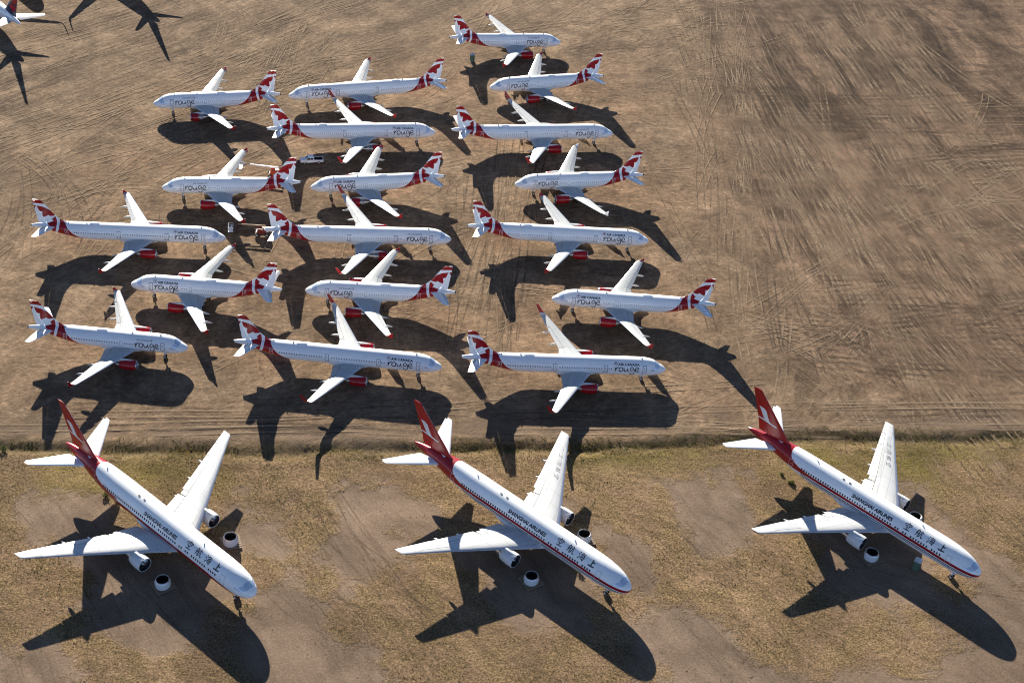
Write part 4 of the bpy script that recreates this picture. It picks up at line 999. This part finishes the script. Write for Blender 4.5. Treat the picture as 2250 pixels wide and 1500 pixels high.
def ground_mat():
    m, t, b = nt('desert_soil')
    co = objco(t); g = {k: attr(t, k) for k in ('grass', 'bare', 'green', 'darksoil', 'field', 'road', 'warm', 'ditch')}
    streak = lambda ang, along, across, det=6: noise(t, 1.0, det, .66, objco_r(t, ang, along, across))
    big = noise(t, .035, 5, .6, co); med = noise(t, .16, 6, .66, co); fine = noise(t, .95, 7, .70, co); vf = noise(t, 2.6, 6, .74, co)
    sL = streak(49.5, .022, .20, 9); sR = streak(-77, .018, .15, 9); sH = streak(12, .022, .24, 8); sRd = streak(9, .03, .9); sP = streak(10, .05, .34, 8)
    sLf = streak(51, .16, 1.15); sRf = streak(-75, .14, 1.0); sPf = streak(14, .28, 1.1); sX = streak(98, .03, .22, 8)
    # soil
    tan = mixc(t, ramp(t, med, .30, .70), (.245, .176, .116), (.345, .262, .184))
    tan = mixc(t, mth(t, 'MULTIPLY', ramp(t, big, .40, .62), g['warm']), tan, (.322, .224, .148))
    brown = mixc(t, ramp(t, med, .3, .7), (.196, .134, .094), (.300, .216, .154))
    soil = mixc(t, mth(t, 'MULTIPLY', g['field'], .85), tan, brown)
    nf = inv(t, g['field']); pk = mth(t, 'MULTIPLY', g['warm'], nf); lf = mth(t, 'MULTIPLY', inv(t, g['warm']), nf)
    soil = mulc(t, soil, ramp(t, sL, .32, .68, .70, 1.26), lf); soil = mulc(t, soil, ramp(t, sLf, .3, .7, .74, 1.24), lf)
    soil = mulc(t, soil, ramp(t, sP, .32, .68, .78, 1.20), pk); soil = mulc(t, soil, ramp(t, sPf, .3, .7, .74, 1.26), pk); soil = mulc(t, soil, ramp(t, sX, .40, .66, 1.12, .84), pk)
    soil = mulc(t, soil, ramp(t, sR, .34, .64, .68, 1.34), g['field']); soil = mulc(t, soil, ramp(t, sRf, .3, .7, .74, 1.24), g['field'])
    soil = mulc(t, soil, ramp(t, sH, .46, .70, 1.0, .56), g['field'])
    soil = mulc(t, soil, ramp(t, noise(t, .06, 7, .7, objco_r(t, -77, .4, 1.6)), .40, .60, 1.05, .36), g['darksoil'])
    soil = mulc(t, soil, ramp(t, fine, .34, .66, .74, 1.27), 1.0)
    soil = mulc(t, soil, ramp(t, noise(t, .055, 7, .6, objco(t, (1, 1, 1), (0, 0, .4)), 1.2), .40, .62, .80, 1.26), 1.0)
    soil = mulc(t, soil, ramp(t, noise(t, .28, 5, .6, objco(t, (1, 1, 1), (0, 0, 1.1)), 1.5), .36, .64, .82, 1.20), 1.0)
    soil = mixc(t, mth(t, 'MULTIPLY', g['road'], .8), soil, mixc(t, ramp(t, sRd, .3, .7), (.185, .142, .106), (.275, .215, .162)))
    # dry grass
    dry = mixc(t, ramp(t, vf, .36, .60), (.115, .088, .046), (.390, .300, .170))
    dry = mixc(t, ramp(t, med, .42, .60), dry, mixc(t, ramp(t, vf, .34, .64), (.190, .138, .084), (.410, .305, .200)))
    dry = mulc(t, dry, ramp(t, fine, .3, .7, .74, 1.24), 1.0)
    dry = mulc(t, dry, ramp(t, streak(-40, .05, .42, 8), .34, .66, .86, 1.14), 1.0)
    dry = mulc(t, dry, ramp(t, streak(-2, .04, .5, 7), .38, .62, .86, 1.12), 1.0)
    dry = mixc_mul(t, dry, (1.07, 1.02, 1.01))
    dry = mixc(t, mth(t, 'MULTIPLY', g['green'], ramp(t, fine, .34, .6, .25, .9)), dry, mixc(t, ramp(t, vf, .36, .64), (.13, .12, .028), (.27, .245, .055)))
    bare = mixc(t, ramp(t, med, .35, .65), (.256, .197, .149), (.328, .256, .197))
    bare = mixc(t, mth(t, 'MULTIPLY', ramp(t, big, .43, .58), .40), bare, (.340, .250, .185))
    bare = mulc(t, bare, ramp(t, vf, .3, .7, .90, 1.10), 1.0)
    bare = mulc(t, bare, ramp(t, streak(-52, .03, .5, 8), .34, .66, .88, 1.13), 1.0)
    en = mth(t, 'ADD', mth(t, 'MULTIPLY', mth(t, 'SUBTRACT', fine, .5), 1.5), mth(t, 'MULTIPLY', mth(t, 'SUBTRACT', med, .5), 1.7))
    bm = ramp(t, mth(t, 'ADD', g['bare'], en), .22, .80, smooth=True)
    low = mixc(t, bm, dry, bare)
    low = mulc(t, low, ramp(t, streak(-45, .02, .12, 8), .36, .64, .86, 1.14), 1.0)
    low = mulc(t, low, ramp(t, noise(t, .05, 7, .62, objco(t, (1, 1, 1), (0, 0, .9)), 1.0), .38, .64, .82, 1.22), 1.0)
    gm = ramp(t, mth(t, 'ADD', g['grass'], mth(t, 'MULTIPLY', mth(t, 'SUBTRACT', fine, .5), .7)), .35, .65)
    col = mixc(t, gm, soil, low)
    col = mixc(t, mth(t, 'MULTIPLY', g['ditch'], ramp(t, med, .34, .60, .35, .95)), col, mixc(t, ramp(t, vf, .35, .65), (.085, .070, .034), (.22, .175, .085)))
    # pebbles and dark specks
    vo = N(t, 'ShaderNodeTexVoronoi'); vo.inputs['Scale'].default_value = .55; L(t, co, vo.inputs['Vector'])
    sp = mth(t, 'MULTIPLY', ramp(t, vo.outputs['Distance'], .16, .08), ramp(t, med, .5, .6))
    col = mixc(t, mth(t, 'MULTIPLY', sp, .55), col, (.075, .058, .04))
    vo2 = N(t, 'ShaderNodeTexVoronoi'); vo2.inputs['Scale'].default_value = .9; L(t, objco(t, (1, 1, 1), (0, 0, .7)), vo2.inputs['Vector'])
    col = mixc(t, mth(t, 'MULTIPLY', ramp(t, vo2.outputs['Distance'], .09, .04), .5), col, (.42, .34, .26))
    col = mulc(t, col, ramp(t, vf, .34, .66, .78*GA, 1.24*GA), 1.0)
    col = mixc_mul(t, col, (1.05, .985, .905))
    L(t, col, b.inputs['Base Color']); b.inputs['Roughness'].default_value = 1.0; b.inputs['Specular IOR Level'].default_value = .08
    # relief
    up = mth(t, 'ADD', mth(t, 'ADD', mth(t, 'MULTIPLY', sLf, lf), mth(t, 'MULTIPLY', sPf, pk)), mth(t, 'MULTIPLY', sRf, g['field']))
    h = mth(t, 'ADD', mth(t, 'MULTIPLY', up, .20), mth(t, 'ADD', mth(t, 'MULTIPLY', fine, .26), mth(t, 'MULTIPLY', vf, .08)))
    hg = mth(t, 'ADD', mth(t, 'MULTIPLY', fine, .34), mth(t, 'MULTIPLY', vf, .12))
    rgh = mth(t, 'MULTIPLY', gm, mth(t, 'SUBTRACT', 1.0, mth(t, 'MULTIPLY', bm, .7)))
    hh = mth(t, 'ADD', mth(t, 'MULTIPLY', h, inv(t, gm)), mth(t, 'MULTIPLY', hg, rgh))
    bp = N(t, 'ShaderNodeBump'); bp.inputs['Strength'].default_value = .62; bp.inputs['Distance'].default_value = 1.0
    L(t, hh, bp.inputs['Height']); L(t, bp.outputs[0], b.inputs['Normal'])
    return m
def mixc_mul(t, col, k):
    n = t.nodes.new('ShaderNodeMix'); n.data_type = 'RGBA'; n.blend_type = 'MULTIPLY'; n.inputs[0].default_value = 1; L(t, col, n.inputs[6]); n.inputs[7].default_value = (*k, 1); return n.outputs[2]
def inv(t, s): return mth(t, 'SUBTRACT', 1.0, s)
def sL_c(t, s): return s
def mulc(t, col, val, fac):
    n = t.nodes.new('ShaderNodeMix'); n.data_type = 'RGBA'; n.blend_type = 'MULTIPLY'
    if hasattr(fac, 'links'): L(t, fac, n.inputs[0])
    else: n.inputs[0].default_value = fac
    L(t, col, n.inputs[6]); L(t, val, n.inputs[7]); return n.outputs[2]
def objco_r(t, ang, along, across):
    """coordinates stretched along a compass direction"""
    c = N(t, 'ShaderNodeTexCoord'); r = N(t, 'ShaderNodeVectorRotate', rotation_type='Z_AXIS'); r.inputs['Angle'].default_value = R(-ang); L(t, c.outputs['Object'], r.inputs['Vector'])
    wn = N(t, 'ShaderNodeTexNoise'); wn.inputs['Scale'].default_value = .02; L(t, c.outputs['Object'], wn.inputs['Vector'])
    ad = N(t, 'ShaderNodeVectorMath', operation='MULTIPLY_ADD'); L(t, wn.outputs['Color'], ad.inputs[0]); ad.inputs[1].default_value = (26, 26, 0); L(t, r.outputs[0], ad.inputs[2])
    w2 = N(t, 'ShaderNodeTexNoise'); w2.inputs['Scale'].default_value = .11; w2.inputs['Detail'].default_value = 3; L(t, c.outputs['Object'], w2.inputs['Vector'])
    a2 = N(t, 'ShaderNodeVectorMath', operation='MULTIPLY_ADD'); L(t, w2.outputs['Color'], a2.inputs[0]); a2.inputs[1].default_value = (5, 5, 0); L(t, ad.outputs[0], a2.inputs[2]); ad = a2
    m = N(t, 'ShaderNodeMapping'); m.inputs['Scale'].default_value = (along, across, 1); L(t, ad.outputs[0], m.inputs['Vector']); return m.outputs[0]
gm_ = make_ground(); gm_.materials.append(ground_mat())
tag(inst('ground', gm_), kind='structure')

# tyre tracks: thin scraped ribbons of lighter and darker soil
def tracks():
    MBs = {0: MB(), 1: MB(), 2: MB()}; cnt = [0]
    def rib(pts, w, dark):
        P = [Vector(p) for p in pts]; cnt[0] += 1; zz = .010+.00004*(cnt[0] % 1500); vs = []
        for i, p in enumerate(P):
            d = (P[min(i+1, len(P)-1)]-P[max(i-1, 0)]).normalized(); n = Vector((-d.y, d.x))*w/2
            for q in (p+n, p-n): vs.append((q.x, q.y, float(ground_h(np.array([q.x]), np.array([q.y]))[0])+.05+zz))
        MBs[dark].add(vs, [(2*i, 2*i+1, 2*i+3, 2*i+2) for i in range(len(P)-1)])
    def track(x, y, ang, ln, curve, dark, w=.34, gauge=1.9, n=None):
        n = n or max(6, int(ln/4)); a = R(ang); p = Vector((x, y)); pts = []
        wob = rnd.uniform(0, 6)
        for i in range(n+1):
            pts.append((p.copy(), a)); a += (curve+.004*math.sin(wob+i*.7))*ln/n; p = p+Vector((math.cos(a), math.sin(a)))*ln/n
        for s in ((-.5, .5) if gauge else (0,)):
            rib([q+Vector((-math.sin(b_), math.cos(b_)))*gauge*s for q, b_ in pts], w, dark)
    U = rnd.uniform; G = rnd.gauss
    for i in range(130):        # broad sweep down the right-hand field
        track(U(56, 120), U(330, 470), -78+G(0, 7), U(40, 140), G(.0005, .0016), int(rnd.random() < .38), U(.22, .5))
    for i in range(60): track(U(75, 150), U(260, 360), -68+G(0, 10), U(30, 90), G(.002, .003), int(rnd.random() < .35), U(.22, .5))
    for i in range(46): track(U(95, 128), U(320, 390), U(-80, 70), U(20, 60), G(0, .006), 0, U(.22, .42))
    for i in range(26): track(U(60, 140), U(360, 400), 12+G(0, 6), U(25, 80), G(0, .002), 1, U(.4, .9), 2.2)
    for i in range(24): track(U(55, 110), U(265, 300), 14+G(0, 8), U(20, 60), G(0, .003), 1, U(.3, .6))
    for i in range(44): track(U(50, 78), U(262, 292), U(-70, 70), U(14, 34), G(0, .012), int(rnd.random() < .5), U(.22, .4))
    for i in range(100): track(U(-165, -70), U(300, 400), 49+G(0, 7), U(25, 90), G(0, .002), int(rnd.random() < .5), U(.22, .45))
    for i in range(54): track(U(-100, -62), U(352, 400), U(20, 100), U(12, 40), G(0, .010), int(rnd.random() < .3), U(.20, .38))
    for i in range(40): track(U(-40, 50), U(395, 450), 40+G(0, 18), U(25, 70), G(0, .004), int(rnd.random() < .5), U(.22, .4))
    for i in range(34): track(U(-122, -100), U(262, 300), U(30, 110), U(14, 44), G(.01, .02), int(rnd.random() < .4), U(.22, .4))
    for i in range(26): track(U(-16, 4), U(240, 330), 88+G(0, 4), U(25, 90), G(0, .001), int(rnd.random() < .4), U(.22, .4))
    for i in range(46): track(U(42, 62), U(255, 420), 91+G(0, 5), U(20, 70), G(0, .002), int(rnd.random() < .45), U(.22, .4))
    for i in range(24):
        x = U(-110, 110); track(x, float(ditch_y(x))+U(4, 14), 9.5+G(0, 2.5), U(30, 90), G(0, .0008), int(rnd.random() < .5), U(.25, .6))
    for i in range(120): track(U(-95, 45), U(240, 400), U(-20, 200), U(8, 26), G(0, .02), int(rnd.random() < .5), U(.18, .34))
    # lower ground: tow paths curving past the big airliners, faint mowing lines
    for cx, cy in ((-36, 188), (32, 192), (97, 205)):
        for i in range(14): track(cx+G(0, 5), cy+G(0, 6)+16, -58+G(0, 7), U(25, 60), .004+G(0, .003), 2, U(.22, .4), 4.2)
    for i in range(70): track(U(30, 90), U(196, 222), -4+G(0, 5), U(15, 40), -.010+G(0, .003), 2, U(.12, .22), 0)
    for i in range(70): track(U(-46, -12), U(180, 212), -38+G(0, 6), U(15, 40), -.006+G(0, .003), 2, U(.12, .22), 0)
    for i in range(60): track(U(-95, -60), U(160, 200), -52+G(0, 8), U(15, 40), -.004+G(0, .003), 2, U(.12, .22), 0)
    out = []
    for k, nm, c0, c1, al in ((0, 'tyre_tracks_light', (.56*GA, .415*GA, .275*GA), (.46*GA, .345*GA, .23*GA), .90), (1, 'tyre_tracks_dark', (.12*GA, .09*GA, .066*GA), (.165*GA, .120*GA, .088*GA), .46), (2, 'mowing_lines', (.17*GA, .128*GA, .08*GA), (.20*GA, .15*GA, .10*GA), .24)):
        m, t, b = nt(nm); co = objco(t)
        L(t, mixc(t, noise(t, .6, 3, .6, co), c0, c1), b.inputs['Base Color']); b.inputs['Roughness'].default_value = 1; b.inputs['Specular IOR Level'].default_value = .05
        a1 = ramp(t, noise(t, .10, 5, .7, co), .36, .60); a2 = ramp(t, noise(t, 1.6, 4, .65, co), .32, .60, .35, 1.0)
        L(t, mth(t, 'MULTIPLY', mth(t, 'MULTIPLY', a1, a2), al), b.inputs['Alpha'])
        o = inst('tyre_tracks', MBs[k].mesh('tyre_tracks', m, False)); tag(o, kind='structure')
tracks()

# ------------------------------------------------------------------ vegetation
def veg_mat(name, cols):
    m, t, b = nt(name); c = mixc(t, ramp(t, noise(t, .9, 3, .6, objco(t)), .35, .65), cols[0], cols[1])
    L(t, mixc(t, ramp(t, noise(t, .15, 3, .6, objco(t)), .4, .6), c, cols[2]), b.inputs['Base Color']); b.inputs['Roughness'].default_value = .9; b.inputs['Specular IOR Level'].default_value = .1
    tr = N(t, 'ShaderNodeBsdfTranslucent'); ms = N(t, 'ShaderNodeMixShader'); ms.inputs[0].default_value = .45   # thin leaves let light through
    L(t, b.inputs['Base Color'].links[0].from_socket, tr.inputs['Color']); L(t, b.outputs[0], ms.inputs[1]); L(t, tr.outputs[0], ms.inputs[2]); L(t, ms.outputs[0], t.nodes['Material Output'].inputs[0])
    return m
M['drygrass'] = veg_mat('dry_grass', ((.20, .155, .075), (.30, .235, .125), (.12, .105, .040)))
M['weed'] = veg_mat('ditch_weeds', ((.15, .125, .045), (.26, .185, .075), (.09, .095, .030)))
M['shrub'] = veg_mat('green_shrub', ((.075, .095, .030), (.13, .14, .045), (.05, .070, .022)))
def tufts(name, pts, mat, k, hgt, spread, kind, seed):
    rs = np.random.RandomState(seed); n = len(pts); P = np.repeat(pts, k, 0); hs = np.repeat(hgt, k)*rs.uniform(.5, 1.1, n*k)
    a = rs.uniform(0, 2*math.pi, n*k); r = np.repeat(spread, k)*np.sqrt(rs.uniform(0, 1, n*k))
    bx = P[:, 0]+r*np.cos(a); by = P[:, 1]+r*np.sin(a); bz = P[:, 2]
    w = hs*rs.uniform(.25, .5, n*k); wa = rs.uniform(0, math.pi, n*k); lx = rs.normal(0, .35, n*k)*hs; ly = rs.normal(0, .35, n*k)*hs
    V = np.stack([np.stack([bx-w*np.cos(wa), by-w*np.sin(wa), bz-.03], 1), np.stack([bx+w*np.cos(wa), by+w*np.sin(wa), bz-.03], 1), np.stack([bx+lx, by+ly, bz+hs], 1)], 1).reshape(-1, 3)
    F = np.arange(len(V)).reshape(-1, 3); me = bpy.data.meshes.new(name); me.from_pydata(V.tolist(), [], F.tolist()); me.update(); me.materials.append(mat)
    return tag(inst(name, me), kind=kind)
def scatter(n, xr, fy, dens, seed):
    rs = np.random.RandomState(seed); x = rs.uniform(*xr, n); y = fy(x, rs.uniform(0, 1, n)); keep = rs.uniform(0, 1, n) < dens(x, y); x, y = x[keep], y[keep]
    return np.stack([x, y, ground_h(x, y)], 1)
def grass_density(x, y):
    P = np.stack([x, y], 1); b = np.clip(union_sdf(P, POLY['bare'])+(vnoise(x*.15, y*.15, 21)-.5)*9+(vnoise(x*.5, y*.5, 22)-.5)*3.5, -6, 3)
    c = vnoise(x*.11+3, y*.11, 31)*.6+vnoise(x*.45, y*.45, 32)*.4
    return np.clip((c-.33)*2.6, 0.02, 1)*np.clip(-b/5.0+.30, .05, 1)
low = scatter(90000, (-112, 125), lambda x, u: 148+u*(ditch_y(x)-1.5-148), grass_density, 41)
tufts('dry_grass', low, M['drygrass'], 3, np.random.RandomState(1).uniform(.07, .22, len(low)), np.full(len(low), .22), 'stuff', 51)
up = scatter(26000, (-165, 165), lambda x, u: ditch_y(x)+8+u*230, lambda x, y: np.clip((vnoise(x*.07, y*.07, 35)-.5)*3, 0.03, 1), 42)
tufts('sparse_grass', up, M['drygrass'], 2, np.random.RandomState(2).uniform(.07, .18, len(up)), np.full(len(up), .2), 'stuff', 52)
dv = scatter(12000, (-112, 122), lambda x, u: ditch_y(x)-3.6+u*7.6, lambda x, y: np.clip((vnoise(x*.16+7, y*.3, 37)-.28)*2.2, .04, 1)*np.exp(-((y-ditch_y(x)-.2)/2.6)**2), 43)
tufts('ditch_weeds', dv, M['weed'], 6, np.random.RandomState(3).uniform(.10, .30, len(dv)), np.full(len(dv), .55), 'stuff', 53)
def shrub(x, y, r, h, label, seed):
    rs = np.random.RandomState(seed); t = empty('shrub', (x, y, float(ground_h(np.array([x]), np.array([y]))[0]))); tag(t, label, 'shrub', 'lone green shrubs')
    mb = MB()
    for i in range(240):
        u = rs.normal(0, 1, 3); u /= np.linalg.norm(u); q = rs.uniform(.35, 1)**.5*(.75+.25*math.sin(3*u[0]+4*u[1]+seed))
        c = Vector((u[0]*r*q, u[1]*r*q, h*.5+u[2]*h*.5*q)); s = r*rs.uniform(.10, .20); d = Vector(rs.normal(0, 1, 3)).normalized(); e = d.orthogonal().normalized(); f = d.cross(e)
        mb.add([c-e*s, c+f*s*.5, c+e*s, c-f*s*.5], [(0, 1, 2, 3)])
    inst('foliage', mb.mesh('foliage', M['shrub'], False), t)
    mb = MB()
    for i in range(6):
        a = rs.uniform(0, 6.28); mb.tube((0, 0, -.05), (math.cos(a)*r*.6, math.sin(a)*r*.6, h*.7), .035, .012, 5)
    inst('stem', mb.mesh('stem', M['wood'], False), t)
for x, y, r, h, lb in ((16.6, 193.9, .75, .95, 'small green shrub beside the middle big airliner\'s front fuselage'), (-74.1, 201.4, .8, .9, 'green shrub behind the leftmost big airliner\'s left-hand tailplane'), (-71.6, 200.0, .55, .6, 'low green shrub between the leftmost big airliner and its wing shadow'),
                       (59.1, 224.2, .9, .7, 'green shrub along the rear fuselage of the rightmost big airliner'), (57.4, 226.6, .6, .6, 'smaller green shrub nearest the rightmost big airliner\'s tail'), (-97.0, 211.4, .9, 1.3, 'tall dark green shrub in the ditch at the left edge')):
    shrub(x, y, r, h, lb, int(abs(x)*10) % 97)

# ------------------------------------------------------------------ light, sky, camera
EL, AZ = R(19.5), R(109.8); AIR, DUST, SKYS, EXPO = .27, 0.0, .10, 1.52
w = bpy.data.worlds.new('World'); S.world = w; w.use_nodes = True; t = w.node_tree
sky = t.nodes.new('ShaderNodeTexSky'); sky.sky_type = 'NISHITA'; sky.sun_disc = False; sky.sun_elevation = EL; sky.sun_rotation = R(-19.8)
sky.air_density = AIR; sky.dust_density = DUST; sky.ozone_density = 0.0
bg = t.nodes['Background']; t.links.new(sky.outputs[0], bg.inputs[0]); bg.inputs[1].default_value = SKYS
sl = bpy.data.lights.new('sun', 'SUN'); sl.energy = 5.0; sl.angle = R(.5); sl.color = (1.0, .92, .80)
so = bpy.data.objects.new('sun', sl); COL.objects.link(so)
d = Vector((math.cos(EL)*math.cos(AZ), math.cos(EL)*math.sin(AZ), math.sin(EL))); so.rotation_euler = d.to_track_quat('Z', 'Y').to_euler(); so.location = d*600
cam = bpy.data.cameras.new('camera'); co = bpy.data.objects.new('camera', cam); COL.objects.link(co)
th, ro = .6483325727, .0979949714; c_, s_ = math.cos(th), math.sin(th)
U0 = Vector((0, s_, c_)); X0 = Vector((1, 0, 0)); Rr = X0*math.cos(ro)+U0*math.sin(ro); Uu = -X0*math.sin(ro)+U0*math.cos(ro); Ff = Vector((0, c_, -s_))
co.matrix_world = Matrix(((Rr.x, Uu.x, -Ff.x, 0), (Rr.y, Uu.y, -Ff.y, 0), (Rr.z, Uu.z, -Ff.z, 198.8536), (0, 0, 0, 1)))
cam.sensor_width = 36; cam.lens = 3237.38/2250*36; cam.clip_start = 1; cam.clip_end = 6000
S.camera = co
S.cycles.filter_width = 1.05; S.cycles.use_denoising = True; S.cycles.denoiser = 'OPENIMAGEDENOISE'; S.cycles.denoising_prefilter = 'ACCURATE'; S.cycles.denoising_input_passes = 'RGB_ALBEDO_NORMAL'; S.cycles.caustics_reflective = False; S.cycles.caustics_refractive = False; S.cycles.max_bounces = 6; S.cycles.transparent_max_bounces = 24
vs = S.view_settings; vs.view_transform = 'Standard'; vs.look = 'None'; vs.exposure = EXPO; vs.gamma = 1.0
